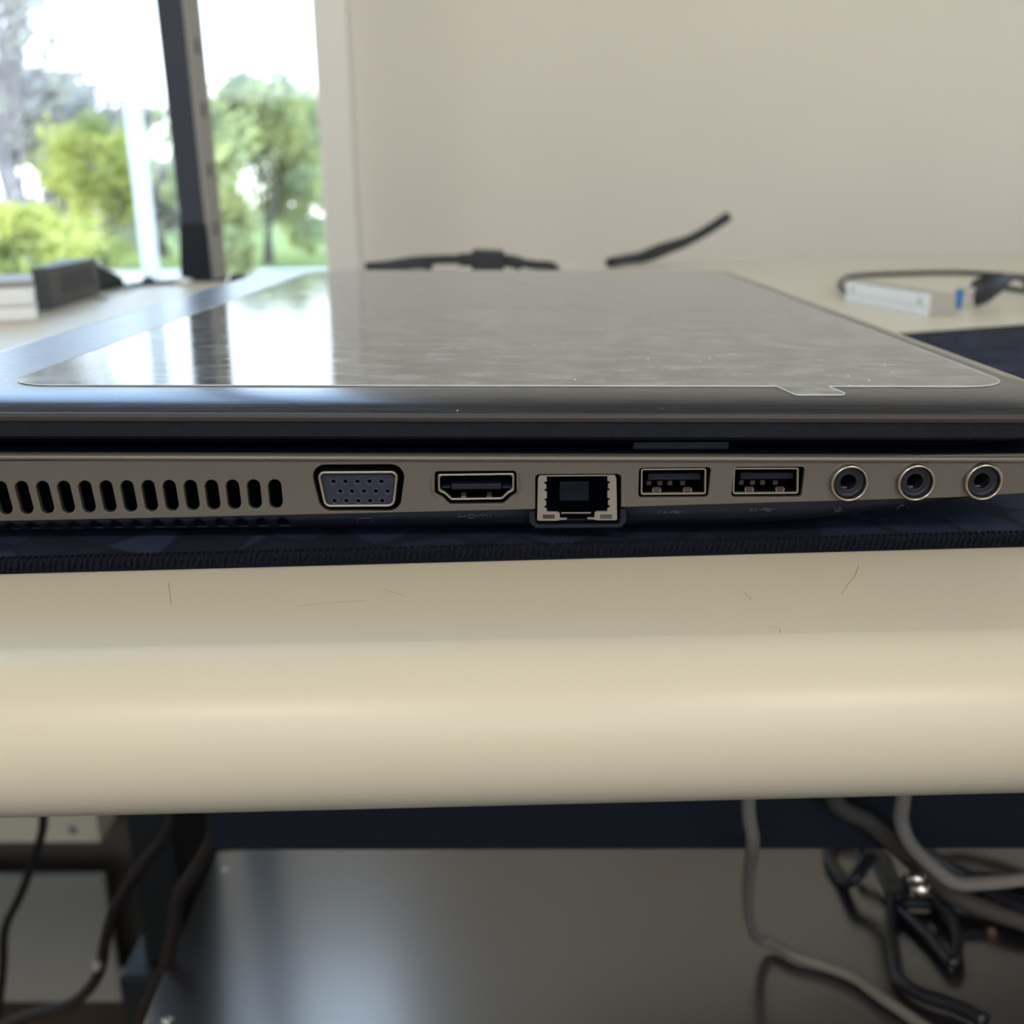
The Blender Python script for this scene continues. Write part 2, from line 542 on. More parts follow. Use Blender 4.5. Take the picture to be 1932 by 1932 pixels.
# rear wall with a wide unseen window added as daylight fill from behind
BX0, BX1, BZ0, BZ1 = -2.0, 2.2, 1.35, 2.50
bxr('wall_rear', (RX0, RY0 - 0.1, 0), (RX1, RY0, BZ0), M['room'], kind='structure')
bxr('wall_rear_top', (RX0, RY0 - 0.1, BZ1), (RX1, RY0, RZ1), M['room'], kind='structure')
bxr('wall_rear_side', (RX0, RY0 - 0.1, BZ0), (BX0, RY0, BZ1), M['room'], kind='structure')
bxr('wall_rear_side', (BX1, RY0 - 0.1, BZ0), (RX1, RY0, BZ1), M['room'], kind='structure')
win2 = empty('fill_window_rear', ((BX0 + BX1) / 2, RY0 - 0.05, BZ0), kind='structure')
for a, b_ in ((BX0, BX0 + .05), (-.03, .03), (BX1 - .05, BX1)):
    bxr('mullion', (a, RY0 - .08, BZ0), (b_, RY0 - .03, BZ1), M['white'], win2)
for a, b_ in ((BX0 + .05, -.03), (.03, BX1 - .05)):
    bxr('pane', (a, RY0 - .057, BZ0), (b_, RY0 - .053, BZ1), M['glass'], win2)
# casing of the window, the pale upright strip beside the wall
bxr('trim_1', (-0.286, WY - 0.018, SILL - 0.02), (-0.240, WY - 0.0005, HEAD), M['white'], bevel=0.003, kind='structure')
win = empty('window_1', ((WL + WR) / 2, WY + 0.07, SILL), kind='structure')
bxr('bottom_rail', (WL, WY + 0.03, SILL), (WR, WY + 0.10, SILL + 0.035), M['white'], win, bevel=0.004)
bxr('top_rail', (WL, WY + 0.03, HEAD - 0.05), (WR, WY + 0.10, HEAD), M['white'], win, bevel=0.004)
ml0, ml1 = PY(268, 489, WY + 0.03).x, PY(303, 489, WY + 0.03).x
for n_, (a, b_) in enumerate(((-1.20, -1.16), (WL, WL + 0.04), (WR - 0.012, WR))):
    bxr('mullion', (a, WY + 0.025, SILL + 0.035), (b_, WY + 0.105, HEAD - 0.05), M['white'], win, bevel=0.004)
for a, b_ in ((WL + 0.04, -1.20), (-1.16, WR - 0.012)):
    bxr('pane', (a, WY + 0.062, SILL + 0.035), (b_, WY + 0.066, HEAD - 0.05), M['glass'], win)

bl = empty('blind_slat', ((ml0 + ml1) / 2, WY - 0.02, SILL), label='single white vertical blind slat glowing in the window left of the dark post', cat='blind')
bl0, bl1 = PY(266, 489, WY - .02).x, PY(301, 489, WY - .02).x
hexa('fabric', [(bl0, WY - .020, SILL), (bl1, WY - .024, SILL), (bl1, WY - .023, SILL), (bl0, WY - .019, SILL),
                (bl0 - .004, WY - .020, HEAD), (bl1 + .004, WY - .024, HEAD), (bl1 + .004, WY - .023, HEAD), (bl0 - .004, WY - .019, HEAD)], M['blind'], bl)
bxr('head_clip', (bl0, WY - .03, HEAD), (bl1, WY - .01, HEAD + .02), M['white'], bl)
for n_, (x, y, lab) in enumerate(((-1.0, -2.0, 'unseen square fill panel added under the ceiling, left of the room'), (1.0, -2.0, 'unseen square fill panel added under the ceiling, right of the room'))):
    cl = empty('fill_panel', (x, y, RZ1 - 0.03), label=lab, cat='lamp', group='added fill panels')
    bxr('frame', (x - 0.32, y - 0.32, RZ1 - 0.03), (x + 0.32, y + 0.32, RZ1 - 0.001), M['white'], cl)
    bxr('diffuser', (x - 0.30, y - 0.30, RZ1 - 0.034), (x + 0.30, y + 0.30, RZ1 - 0.030), M['lamp'], cl)
    al = bpy.data.lights.new('fill_lamp', 'AREA')  # warm fill added out of view for desk edge and wall
    al.shape = 'SQUARE'; al.size = 0.6; al.energy = FILL_POWER; al.color = FILL_WARM
    lo = bpy.data.objects.new('fill_lamp', al); COL.objects.link(lo)
    lo.location = (x, y, RZ1 - 0.04)

# ------------------------------------------------------------------ outside
GZ = H - 1.45
bxr('ground', (-60, -60, GZ - 0.2), (60, 22, GZ), M['concrete'], kind='structure')
bxr('ground_lawn', (-60, 22, GZ - 0.2), (60, 80, GZ + 0.02), M['grass'], kind='structure')


def branches(base, height, spread, levels, rnd, r0, lean=(0, 0)):
    segs = []

    def grow(p, d, L, r, lv):
        n = 4
        pts = [p]
        for i in range(n):
            d = (d + Vector((rnd.uniform(-.16, .16), rnd.uniform(-.16, .16), 0.05))).normalized()
            p = p + d * (L / n)
            pts.append(p)
        segs.append((pts, r, lv))
        if lv < levels:
            for k in range(3 if lv < 2 else 4):
                a = rnd.uniform(0, 6.28)
                nd = (d * 1.0 + Vector((math.cos(a), math.sin(a), 0.2)) * spread).normalized()
                start = pts[rnd.choice((2, 3, 4))]
                grow(start, nd, L * rnd.uniform(.55, .8), r * 0.5, lv + 1)
    for k in range(2):
        grow(Vector(base) + Vector((rnd.uniform(-.15, .15), 0, 0)), Vector((lean[0] + rnd.uniform(-.15, .15), lean[1], 1)).normalized(), height * .42, r0 * (1 - .3 * k), 0)
    return segs


def tree(name, label, x, y, height, width, leaf, nleaf, barkm, seed, r0=0.12, lf=0.16, levels=3, low=0.05, group='trees outside the window'):
    rnd = random.Random(seed)
    base = Vector((x, y, GZ + 0.02))
    t = empty(name, base, label=label, cat='tree', group=group)
    segs = branches(base, height, 0.75, levels, rnd, r0)
    V, F = [], []
    for pts, r, lv in segs:
        tube_data(pts, (lambda q, r=r: r * (1 - .5 * q)), 6 if lv < 2 else 4, V, F)
    new('branches', mesh('branches', V, F), barkm, t, kind='stuff')
    ends = [q for pts, r, lv in segs if lv >= 1 for q in pts[1:]]
    if nleaf:
        V, F = [], []
        blobs = []
        for i in range(26):
            h = rnd.uniform(low, 0.93)
            rad = width * .5 * math.sin(math.pi * min(1, (h * .85 + .16))) ** .6
            a = rnd.uniform(0, 6.28)
            q = rad * math.sqrt(rnd.random())
            blobs.append((base + Vector((q * math.cos(a), q * math.sin(a) * .7, h * height)), rnd.uniform(.12, .22) * width))
        for i in range(nleaf):
            if rnd.random() < .55:
                c, R = rnd.choice(blobs)
            else:
                c, R = rnd.choice(ends), 0.35
            d = Vector((rnd.gauss(0, 1), rnd.gauss(0, 1), rnd.gauss(0, 1))).normalized() * (R * rnd.random() ** .45)
            p = c + d
            if p.z < GZ + .05: p.z = GZ + .05 + rnd.random() * .3
            if p.z > GZ + height: continue
            nrm = Vector((rnd.gauss(0, 1), rnd.gauss(0, 1) , rnd.gauss(.4, 1))).normalized()
            a = nrm.orthogonal().normalized(); b = nrm.cross(a)
            s = lf * rnd.uniform(.6, 1.3)
            k = len(V)
            V += [p - a * s, p - b * s * .5, p + a * s, p + b * s * .5]
            F.append((k, k + 1, k + 2, k + 3))
        me = bpy.data.meshes.new('foliage'); me.from_pydata([tuple(v) for v in V], [], F)
        new('foliage', me, leaf, t, kind='stuff')
    return t


def at(u, Y): return PY(u, 480, Y).x
# height so that the crown reaches row v at distance Y
def hh(u, v, Y): return PY(u, v, Y).z - GZ


tree('bare_tree', 'tall bare brown tree with forked trunk, leftmost beyond the window', at(45, 20), 20, hh(60, -260, 20), 3.2, M['leaf_mauve'], 2600, M['twig'], 3, 0.16, 0.10, 4, 0.45)
tree('bare_tree', 'rounded mauve-grey budding tree behind the yellow-green one left of the white mullion', at(150, 30), 30, hh(150, 125, 30), 4.8, M['leaf_mauve'], 12000, M['twig'], 11, 0.16, 0.15, 4, 0.04)
tree('leafy_tree', 'yellow-green leafy tree just left of the white window mullion', at(190, 22), 22, hh(190, 205, 22), 2.6, M['leaf_yellow'], 5200, M['bark'], 5, 0.08, 0.09)
tree('leafy_tree', 'low yellow-green leafy tree at the foot of the leftmost bare tree', at(20, 17), 17, hh(20, 385, 17), 2.6, M['leaf_yellow'], 3500, M['bark'], 8, 0.08, 0.09)
tree('leafy_tree', 'small green tree seen between the white mullion and the dark post', at(310, 26), 26, hh(310, 300, 26), 2.4, M['leaf_mauve'], 3600, M['bark'], 21, 0.09, 0.10)
tree('leafy_tree', 'tall fresh green tree with spreading trunks right of the dark post', at(500, 23), 23, hh(500, 125, 23), 2.7, M['leaf_green'], 9000, M['bark'], 33, 0.10, 0.10)
tree('leafy_tree', 'shorter pale green tree against the right window edge', at(592, 27), 27, hh(592, 160, 27), 2.0, M['leaf_green'], 4200, M['bark'], 41, 0.08, 0.10)
tree('leafy_tree', 'low green bushy tree close beside the dark post on its right', at(420, 19), 19, hh(420, 185, 19), 1.5, M['leaf_green'], 4200, M['bark'], 44, 0.08, 0.10)
tree('leafy_tree', 'broad green tree out of sight left of the bare tree', at(-250, 25), 25, hh(-100, 120, 25), 4.5, M['leaf_green'], 4000, M['bark'], 47, 0.1, 0.13)

# ------------------------------------------------------------------ desk
DTH = 0.030
R_ = DTH / 2
DE = (-0.04209, 0.0387)          # front-edge line: centre of the rounding at X = 0, slope


def dfront(X): return DE[0] + DE[1] * X


desk = empty('desk', (0, 0.3, 0), label='cream laminate desk with thick rounded front edge carrying the laptop', cat='desk')
X0, X1 = -1.25, 1.35
prof = []
nS = 14
for i in range(nS + 1):
    q = math.pi / 2 + math.pi * i / nS          # from top round to bottom
    prof.append((math.cos(q) * R_, DZ - R_ + math.sin(q) * R_))
V = []
for X in (X0, X1):
    for dy, z in prof:
        V.append((X, dfront(X) + dy, z))
F = []
n1 = nS + 1
for i in range(nS):
    F.append((i, i + 1, n1 + i + 1, n1 + i))
b0 = len(V)
g1, g2 = PZ(1060, 498, DZ), PZ(1932, 476, DZ)
gs = (g2.y - g1.y) / (g2.x - g1.x)
gy = lambda x: g1.y + gs * (x - g1.x)
outl = [(X1, min(1.33, gy(X1))), (0.60, gy(0.60)), (-0.02, gy(-0.02)), (-0.02, 0.735), (X0, 0.715)]     # the far outline, an L
for x, y in outl: V.append((x, y, DZ))
for x, y in outl: V.append((x, y, DZ - DTH))
F.append((0, n1, b0, b0 + 1, b0 + 2, b0 + 3, b0 + 4))
F.append((nS, n1 + nS, b0 + 5, b0 + 6, b0 + 7, b0 + 8, b0 + 9))
for k in range(4): F.append((b0 + k, b0 + k + 1, b0 + 6 + k, b0 + 5 + k))
F.append(tuple(range(n1)) + (b0 + 9, b0 + 4))
F.append(tuple(n1 + i for i in range(n1)) + (b0 + 5, b0))
dme = mesh('tabletop', V, F)
top = new('tabletop', dme, M['desk'], desk)
for p in dme.polygons:
    if len(p.vertices) == 4 and p.index < nS: p.use_smooth = True
# dark steel beam under the top
pb = PY(966, 1604, 0.12).z
bxr('beam', (PY(398, 1590, 0.12).x, 0.12, pb), (1.2, 0.15, DZ - DTH), M['beam'], desk, bevel=0.001)
# left leg
lx0, lx1 = PY(243, 1600, 0.34).x, PY(328, 1600, 0.34).x
bxr('leg', (lx0, 0.34, 0), (lx1, 0.42, DZ - DTH), M['legs'], desk, bevel=0.003)
bxr('leg', (1.10, 0.34, 0), (1.17, 0.42, DZ - DTH), M['legs'], desk, bevel=0.003)
bxr('leg', (1.10, 0.95, 0), (1.17, 1.03, DZ - DTH), M['legs'], desk, bevel=0.003)
bxr('foot_bracket', (lx0 - 0.012, 0.325, 0), (lx1 + 0.012, 0.435, PY(240, 1835, 0.33).z), M['legs'], desk, bevel=0.003)
# cream rear rail under the desk
ra, rb = PY(0, 1545, 0.66), PY(190, 1590, 0.66)
bxr('rear_rail', (X0 + 0.03, 0.66, rb.z), (rb.x, 0.70, ra.z + 0.02), M['cream'], desk, bevel=0.002)
bxr('rail_support', (X0 + 0.05, 0.665, 0), (X0 + 0.09, 0.695, DZ - DTH), M['legs'], desk)
bxr('cover_board', (X0 + 0.02, 0.730, 0), (-0.12, 0.742, ra.z - .004), M['panelbrown'], desk, bevel=.001)  # board added to cover the sky-lit floor with a dim brown
sc_ = PY(137, 1565, 0.66)
lathe('screw', [(-0.002, 0.004), (0, 0.005), (0.001, 0.005)], (sc_.x, 0.66, sc_.z), (0, 1, 0), M['box'], desk, 16)
# scuffs and hairs on the laminate (thin dark pencil marks lying on the top)
for pts in (((560, 1143), (590, 1140), (640, 1136), (690, 1133)), ((725, 1112), (745, 1118), (765, 1126)),
            ((1405, 1118), (1410, 1124), (1417, 1128), (1413, 1131)), ((1620, 1068), (1612, 1088), (1600, 1103), (1588, 1120)),
            ((1450, 1182), (1462, 1184), (1472, 1188), (1470, 1194)), ((318, 1100), (320, 1118), (323, 1140))):
    tube('scuff', [PZ(u, v, DZ + 0.00003) for u, v in pts], 0.00007, M['mark'], desk, 5, 5, flat=0.4)

# ------------------------------------------------------------------ desk mat
mt = empty('desk_mat', (0.05, 0.15, DZ), label='dark navy printed desk mat with black stitched edge under the laptop', cat='mat')
MT = 0.0029
outl = [(-0.175, -0.0147), (0.345, 0.0185), (0.345, 0.385), (0.17, 0.312), (-0.155, 0.285)]
outl = rpoly(outl, 0.012, 5)
n = len(outl)
V = [(x, y, DZ + 0.0001) for x, y in outl] + [(x, y, DZ + MT) for x, y in outl]
F = [tuple(range(n)), tuple(range(n, 2 * n))] + [(i, (i + 1) % n, n + (i + 1) % n, n + i) for i in range(n)]
sh = new('sheet', mesh('sheet', V, F), M['mat'], mt)
sh.data.materials.append(M['thread'])
for p in sh.data.polygons:
    if len(p.vertices) == 4: p.material_index = 1
# stitched edge: overcast thread wound all round as bumps
V, F = [], []
path = []
for i in range(n):
    a, b_ = Vector((*outl[i], 0)), Vector((*outl[(i + 1) % n], 0))
    steps = max(1, int((b_ - a).length / 0.00125))
    for k in range(steps): path.append(a.lerp(b_, k / steps))
rnd = random.Random(2)
for i, p in enumerate(path):
    q = path[(i + 1) % len(path)]
    d = (q - p).normalized(); nn = Vector((d.y, -d.x, 0))
    lst = []
    for k in range(9):
        a = -0.5 + math.pi * 1.25 * k / 8 - 0.3
        lst.append(p + d * (k / 8 * 0.0016 + rnd.uniform(-.0002, .0002)) - nn * 0.0010 + nn * (math.cos(a) * 0.0015) + Vector((0, 0, DZ + MT / 2 + 0.0002 + math.sin(a) * 0.00155)))
    tube_data(lst, 0.00034, 5, V, F)
new('stitching', mesh('stitching', V, F), M['thread'], mt, kind='stuff')

# ------------------------------------------------------------------ laptop
SLOPE = -0.008
LZ = H - 0.0395                       # lid top at X = 0
LX0, LX1, LY1 = -0.1425, 0.1172, 0.378
lap = empty('laptop', (0, 0.18, DZ + MT), label='closed dark brushed laptop with silver port side and clear film on its lid', cat='laptop')


def rrect(x0, x1, y0, y1, r, n=8):
    return rpoly([(x0, y0), (x1, y0), (x1, y1), (x0, y1)], r, n)


def loft(name, rings, mat_, parent, cap0=True, cap1=True, tilt=True, smooth=False, **k):
    """rings of equal point count: (points, z)"""
    V, F = [], []
    n = len(rings[0][0])
    for pts, z in rings:
        for (x, y) in pts:
            V.append((x, y, z + (SLOPE * x if tilt else 0)))
    for i in range(len(rings) - 1):
        for k2 in range(n):
            a = i * n + k2; b = i * n + (k2 + 1) % n
            F.append((a, b, b + n, a + n))
    if cap0: F.append(tuple(range(n)))
    if cap1: F.append(tuple(range((len(rings) - 1) * n, len(rings) * n)))
    return new(name, mesh(name, V, F), mat_, parent, smooth=smooth, **k)


def vz(v, Y=0.0):       # height of row v at the middle of the side plane
    return PY(966, v, Y).z


zb_top, zb_bot = vz(781), vz(796)
RC = 0.016
rings = []
LIDP = ((0.0003, 0.0), (0.0010, 0.16), (0.0028, 0.50), (0.0055, 0.76), (0.0085, 0.90), (0.0120, 0.975), (0.0150, 1.0))


def lid_h(y):
    if y >= LIDP[-1][0]: return LZ
    for (ya, fa_), (yb, fb_) in zip(LIDP, LIDP[1:]):
        if y <= yb: return zb_top + (LZ - zb_top) * (fa_ + (fb_ - fa_) * (y - ya) / (yb - ya))


for (dy, fr), dx, dl, r in zip(LIDP, (.0003, .0006, .0016, .0030, .0042, .0052, .0060), (.0003, .0006, .0014, .0022, .0032, .0042, .0050), [RC] * 7):
    z = zb_top + (LZ - zb_top) * fr
    rings.append((rrect(LX0 + dl, LX1 - dx, dy, LY1 - dl, r, 10), z))
lidm = loft('lid', rings, M['lid'], lap, cap0=False)
for p in lidm.data.polygons: p.use_smooth = len(p.vertices) == 4
# satin rim running round the lid, its lower side band
rings = [(rrect(LX0, LX1, 0, LY1, RC, 10), zb_bot), (rrect(LX0 - .0002, LX1 + .0002, -0.0002, LY1, RC, 10), (zb_top + zb_bot) / 2), (rrect(LX0, LX1, 0, LY1, RC, 10), zb_top),
         (rrect(LX0 + .0006, LX1 - .0006, 0.0006, LY1 - .0006, RC, 10), zb_top + 0.00008)]
loft('lid_side_band', rings, M['brown_edge'], lap)
# bevel along the front (right) edge, wall reflection put in as paler colour
rim = []
for (d, z) in ((0.0003, zb_top + 0.0001), (0.0006, zb_top + 0.0012), (0.0016, LZ - 0.0008), (0.0035, LZ - 0.00005), (0.0062, LZ + 0.00025), (0.0068, LZ - 0.0001)):
    rim.append([(LX1 - d - (.0012 if y < .02 else 0), y, z + SLOPE * (LX1 - d) - (.0016 if y < .02 else 0)) for y in (0.0165, 0.030, 0.06, 0.12, 0.20, 0.30, LY1 - 0.022)])
V = [p for r in rim for p in r]; nn = len(rim[0])
F = [(i * nn + k, i * nn + k + 1, (i + 1) * nn + k + 1, (i + 1) * nn + k) for i in range(len(rim) - 1) for k in range(nn - 1)]
new('rim_bevel', mesh('rim_bevel', V, F), M['lid_rim'], lap, smooth=True, label='bevel along the front edge of the lid, coloured pale for the mirrored wall')
# black bezel under the lid, its lower lip, and the dark gap
loft('bezel', [(rrect(LX0 + .0006, LX1 - .0006, .0007, LY1 - .001, RC, 10), vz(826)), (rrect(LX0 + .0006, LX1 - .0006, .0006, LY1 - .001, RC, 10), zb_bot - 0.0002), (rrect(LX0 + .002, LX1 - .002, .002, LY1 - .002, RC, 10), zb_bot + .0001)], M['bezel'], lap)
loft('bezel_lip', [(rrect(LX0 + .003, LX1 - .003, .0022, LY1 - .003, RC, 10), vz(834)), (rrect(LX0 + .003, LX1 - .003, .0016, LY1 - .003, RC, 10), vz(826) - .0001)], M['bezel'], lap)
loft('screen_bezel_inner', [(rrect(LX0 + .008, LX1 - .008, .0060, LY1 - .008, RC, 10), vz(850)), (rrect(LX0 + .008, LX1 - .008, .0060, LY1 - .008, RC, 10), vz(832))], M['void'], lap)
ba, bb = PY(1195, 835, .003), PY(1375, 848, .003)
bxr('rubber_bumper', (ba.x, .0030, bb.z), (bb.x, .0062, ba.z), M['bezel'], lap, bevel=0.0003, label='dark rubber bumper in the gap under the lid')

# silver port side ------------------------------------------------------
PT = 0.0011                         # its thickness
XC = LX1 - RC                       # here the front corner starts to turn


def turn(v):
    """wrap whatever lies beyond XC round the corner of the base"""
    x, y, z = v
    if x <= XC: return Vector(v)
    t = min((x - XC) / RC, math.pi / 2)
    return Vector((XC + (RC - y) * math.sin(t), RC - (RC - y) * math.cos(t), z))


CU = [1936 + 22 * i for i in range(1, 9)]          # columns round the corner
outline = side([(-204, 870), (300, 868.5), (966, 865), (1500, 862), (1930, 857.2)] + [(u_, 857) for u_ in CU] + [(u_, 928) for u_ in reversed(CU)] + [(1932, 931), (1800, 938.5), (1700, 941.5),
                (1600, 944.5), (1400, 950), (1180, 956.8), (1000, 961), (800, 966), (600, 970.5), (300, 977.5), (0, 983.6), (-204, 988)])
holes = []
slots = []
for i in range(19):
    cx = 519.3 - 39.5 * i
    top_, bot = 904.5 + 0.26 * i, 959.5 + 0.95 * i
    sh = 2.5 + 0.62 * i                      # lean of the slot
    w_ = 12.6
    pts = []
    for k in range(9):
        a = math.pi + math.pi * k / 8
        pts.append((cx - sh / 2 + w_ * math.cos(a), top_ + w_ + w_ * math.sin(a)))
    for k in range(9):
        a = math.pi * k / 8
        pts.append((cx + sh / 2 + w_ * math.cos(a), bot - w_ + w_ * math.sin(a)))
    if cx > -180:
        slots.append((cx, top_, bot))
        holes.append(side(pts))
vga_hole = rpoly(side([(584, 877), (766, 876), (754, 963.5), (606, 964.5)]), [.0027, .0027, .0026, .0026], 7)
holes.append(vga_hole)
hdmi_hole = rpoly(side([(820, 889.5), (974, 888.5), (975, 930.5), (964, 937), (950, 950), (849, 951.5), (834, 937.5), (820, 930.5)]), [.0007, .0007, .0006, .0006, .0006, .0006, .0006, .0006], 4)
holes.append(hdmi_hole)
rj = rpoly(side([(1010, 895), (1172, 894.5), (1169.5, 986), (1010, 987)]), [.0008, .0008, .0006, .0006], 4)
# the network port breaks through the lower rim: cut as a notch
for P_ in ([(1206, 883), (1342, 882), (1336, 938), (1204.5, 939)], [(1386, 881.5), (1519, 881), (1512, 937.5), (1379.5, 938)]):
    holes.append(rpoly(side(P_), .0007, 4))
JK = [(1600.5, 909.5), (1726, 908.5), (1852.5, 907.2)]
for (u, v) in JK:
    c = PY(u, v, 0)
    holes.append([(c.x + .0032 * math.cos(a), c.z + .0032 * math.sin(a)) for a in [2 * math.pi * k / 32 for k in range(32)]])
nx = side([(1172, 957), (1172, 894.5), (1010, 895), (1010, 961)])
oi = [i for i, p in enumerate(outline)]
pos = 12                            # after the (1000..) order: insert the notch between (1180,..) and (1000,..)
outline = outline[:11 + 16] + [nx[0], nx[1], nx[2], nx[3]] + outline[11 + 16:]
outline = rpoly(outline, [.0009 if i in (28, 29) else 0 for i in range(len(outline))], 5)
pan = plate('port_side_panel', [outline] + holes, PT, 0.00016, 0.0, M['silver'], lap, 2,
            label='silver metal side panel pierced by vent slots and ports')
for v_ in pan.data.vertices: v_.co = turn(v_.co)

# palm-rest slab whose bright edge shows above the side panel
zl = vz(858)
dk = []
for (d, z, ) in ((0.0006, vz(871)), (-0.0004, vz(870)), (-0.0006, zl - .0008), (-0.0002, zl - .0002), (0.0006, zl), (0.004, zl + .0001)):
    dk.append((rrect(LX0 + .001 + d, LX1 + .0008 - d, d, LY1 - .001 - d, RC, 10), z))
dko = loft('palm_rest', dk, M['silver'], lap, cap0=True)
for p in dko.data.polygons: p.use_smooth = len(p.vertices) == 4

loft('keyboard_deck', [(rrect(LX0 + .003, LX1 - .002, .0011, LY1 - .003, RC, 10), zl - .0006), (rrect(LX0 + .003, LX1 - .002, .0011, LY1 - .003, RC, 10), zl + .0004), (rrect(LX0 + .0035, LX1 - .0025, .0016, LY1 - .0035, RC, 10), zl + .0005)], M['void'], lap, label='black upper deck hidden in the gap under the lid')

# black bottom shell: front wall built as a strip bent under, pierced by the lower vent row
sil0 = lambda u: (983.6 - (983.6 - 961.0) * u / 1000) if u < 1000 else ((961 - (961 - 941.5) * (u - 1000) / 700) if u < 1700 else 941.5 - 10.5 * ((u - 1700) / 232) ** 1.5)
sil = lambda u: sil0(min(u, 1955))
BOT = DZ + MT + 0.0012


def belly_pt(u, s):
    """s 0..1 from the rim of the silver panel down and under"""
    p = PY(u, sil(u) - 5, 0.0004)
    zt = p.z
    lift = 0.0
    if u > 1380:
        t = (u - 1380) / 560.0
        lift = 0.0079 * t ** 1.8
    zb = BOT + lift
    prof_ = [(0.0, 0.0004), (0.30, 0.0006), (0.55, 0.0016), (0.75, 0.0036), (0.90, 0.0070), (1.0, 0.012)]
    for i in range(len(prof_) - 1):
        a, b = prof_[i], prof_[i + 1]
        if s <= b[0]:
            t = (s - a[0]) / (b[0] - a[0]); break
    y = a[1] + (b[1] - a[1]) * t
    zb = min(zb, zt - 0.0006)
    return Vector((p.x, y + 0.9 * lift * s, zt + (zb - zt) * s))


ucol = [-205]
u = -205
cols = []
vent_u = [531 - 39.5 * i for i in range(19) if 531 - 39.5 * i > -185]
edges = set([-204, 560, 620, 700, 800, 900, 1005, 1176, 1250, 1330, 1410, 1480, 1550, 1620, 1700, 1760, 1820, 1880, 1932] + CU)
for c in vent_u:
    for d in (-12, -6, 0, 6, 12): edges.add(c + d)
us = sorted(edges)
ss = [0, 0.10, 0.22, 0.30, 0.36, 0.44, 0.50, 0.58, 0.66, 0.75, 0.83, 0.9, 0.95, 1.0]
V, F = [], []
for u in us:
    for s in ss: V.append(turn(belly_pt(u, s)))
ns = len(ss)
for i in range(len(us) - 1):
    um = (us[i] + us[i + 1]) / 2
    vent = [c for c in vent_u if abs(um - c) < 12]
    for k in range(ns - 1):
        sm = (ss[k] + ss[k + 1]) / 2
        if vent:
            off = abs(um - vent[0])
            lo = 0.22 if off < 6 else 0.30
            if lo < sm < 0.66: continue
        if 1005 < um < 1176 and sm < 0.50: continue
        F.append((i * ns + k, (i + 1) * ns + k, (i + 1) * ns + k + 1, i * ns + k + 1))
# floor of the shell and the far walls
me = mesh('bottom_shell', V, F)
bs = new('bottom_shell', me, M['belly'], lap, smooth=True, label='black plastic bottom shell curving under, with lower vent row')
md = bs.modifiers.new('thick', 'SOLIDIFY'); md.thickness = 0.0005; md.offset = 0
V = []
far = [(LX0 + .004, LY1 - .006), (LX1 - .006, LY1 - .006)]
n0 = [turn(belly_pt(u, 1.0)) for u in [-204, 500, 1000, 1380, 1480, 1600, 1750, 1850, 1930] + CU]
V = list(n0) + [Vector((max(p.x, LX1 - .003) if k_ == len(n0) - 1 else p.x, LY1 - .010, p.z)) for k_, p in enumerate(n0)]
F = [(i, i + 1, len(n0) + i + 1, len(n0) + i) for i in range(len(n0) - 1)]
bb_ = new('bottom_plate', mesh('bottom_plate', V, F), M['belly'], lap)
# rear/left/right outer walls of the base
zt = zl - 0.001
for nm, (xa, ya), (xb, yb) in (('end_wall', (LX0 + .002, .006), (LX0 + .002, LY1 - .01)), ('end_wall', (LX1 - .0008, .0155), (LX1 - .0008, LY1 - .012)), ('back_wall', (LX0 + .006, LY1 - .004), (LX1 - .006, LY1 - .004))):
    d = Vector((xb - xa, yb - ya, 0)).normalized(); nn = Vector((-d.y, d.x, 0)) * .0008
    zlow = BOT + (0.0072 if xa > 0 and xb > 0 and nm == 'end_wall' else 0.0)
    P_ = [Vector((xa, ya, zlow)) - nn, Vector((xb, yb, zlow)) - nn, Vector((xb, yb, zlow)) + nn, Vector((xa, ya, zlow)) + nn]
    hexa(nm, P_ + [Vector((p.x, p.y, zt + SLOPE * p.x)) for p in P_], M['silver'] if zlow > BOT else M['belly'], lap)
for (x, y) in ((-0.10, 0.03), (0.07, 0.03), (-0.10, 0.34), (0.07, 0.34)):
    lathe('rubber_foot', [(0, 0.005), (0.0004, 0.0055), (0.0016, 0.0055), (0.0024, 0.005)], (x, y, DZ + MT), (0, 0, 1), M['rubber'], lap, 20)
# inner dark liner behind the vents, and fan fins
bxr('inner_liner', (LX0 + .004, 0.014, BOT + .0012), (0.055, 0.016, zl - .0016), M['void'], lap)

# protective film --------------------------------------------------------
FX0, FX1, FY0, FY1 = -0.1135, 0.1072, 0.0157, 0.3605
tabx = [PZ(u, 728, LZ).x for u in (1466, 1482, 1582, 1566)]
fo = [(FX0, FY0), (tabx[0], FY0), (tabx[1] + .0002, FY0 - .0080), (tabx[2], FY0 - .0080), (tabx[3], FY0), (FX1, FY0), (FX1, FY1), (FX0, FY1)]
fo = rpoly(fo, [.011, .001, .0012, .0014, .0005, .011, .011, .011], 6)


def fz(x, y):
    b = lid_h(y)
    return b + SLOPE * x


n = len(fo)
film_z = [fz(x, y) for x, y in fo]
V = [(x, y, z + 0.00022) for (x, y), z in zip(fo, film_z)] + [(x, y, z + 0.00001) for (x, y), z in zip(fo, film_z)]
F = [(i, (i + 1) % n, n + (i + 1) % n, n + i) for i in range(n)]
bm = bmesh.new()
me = bpy.data.meshes.new('protective_film')
me.from_pydata(V, [], F + [tuple(range(n))])
film = new('protective_film', me, M['film'], lap, label='clear protective film with pull tab stuck on the lid')
V2, F2 = tube_data([Vector(v) for v in V[:n]] + [Vector(V[0])], 0.00012, 5)
new('film_edge', mesh('film_edge', V2, F2), M['film_edge'], film)
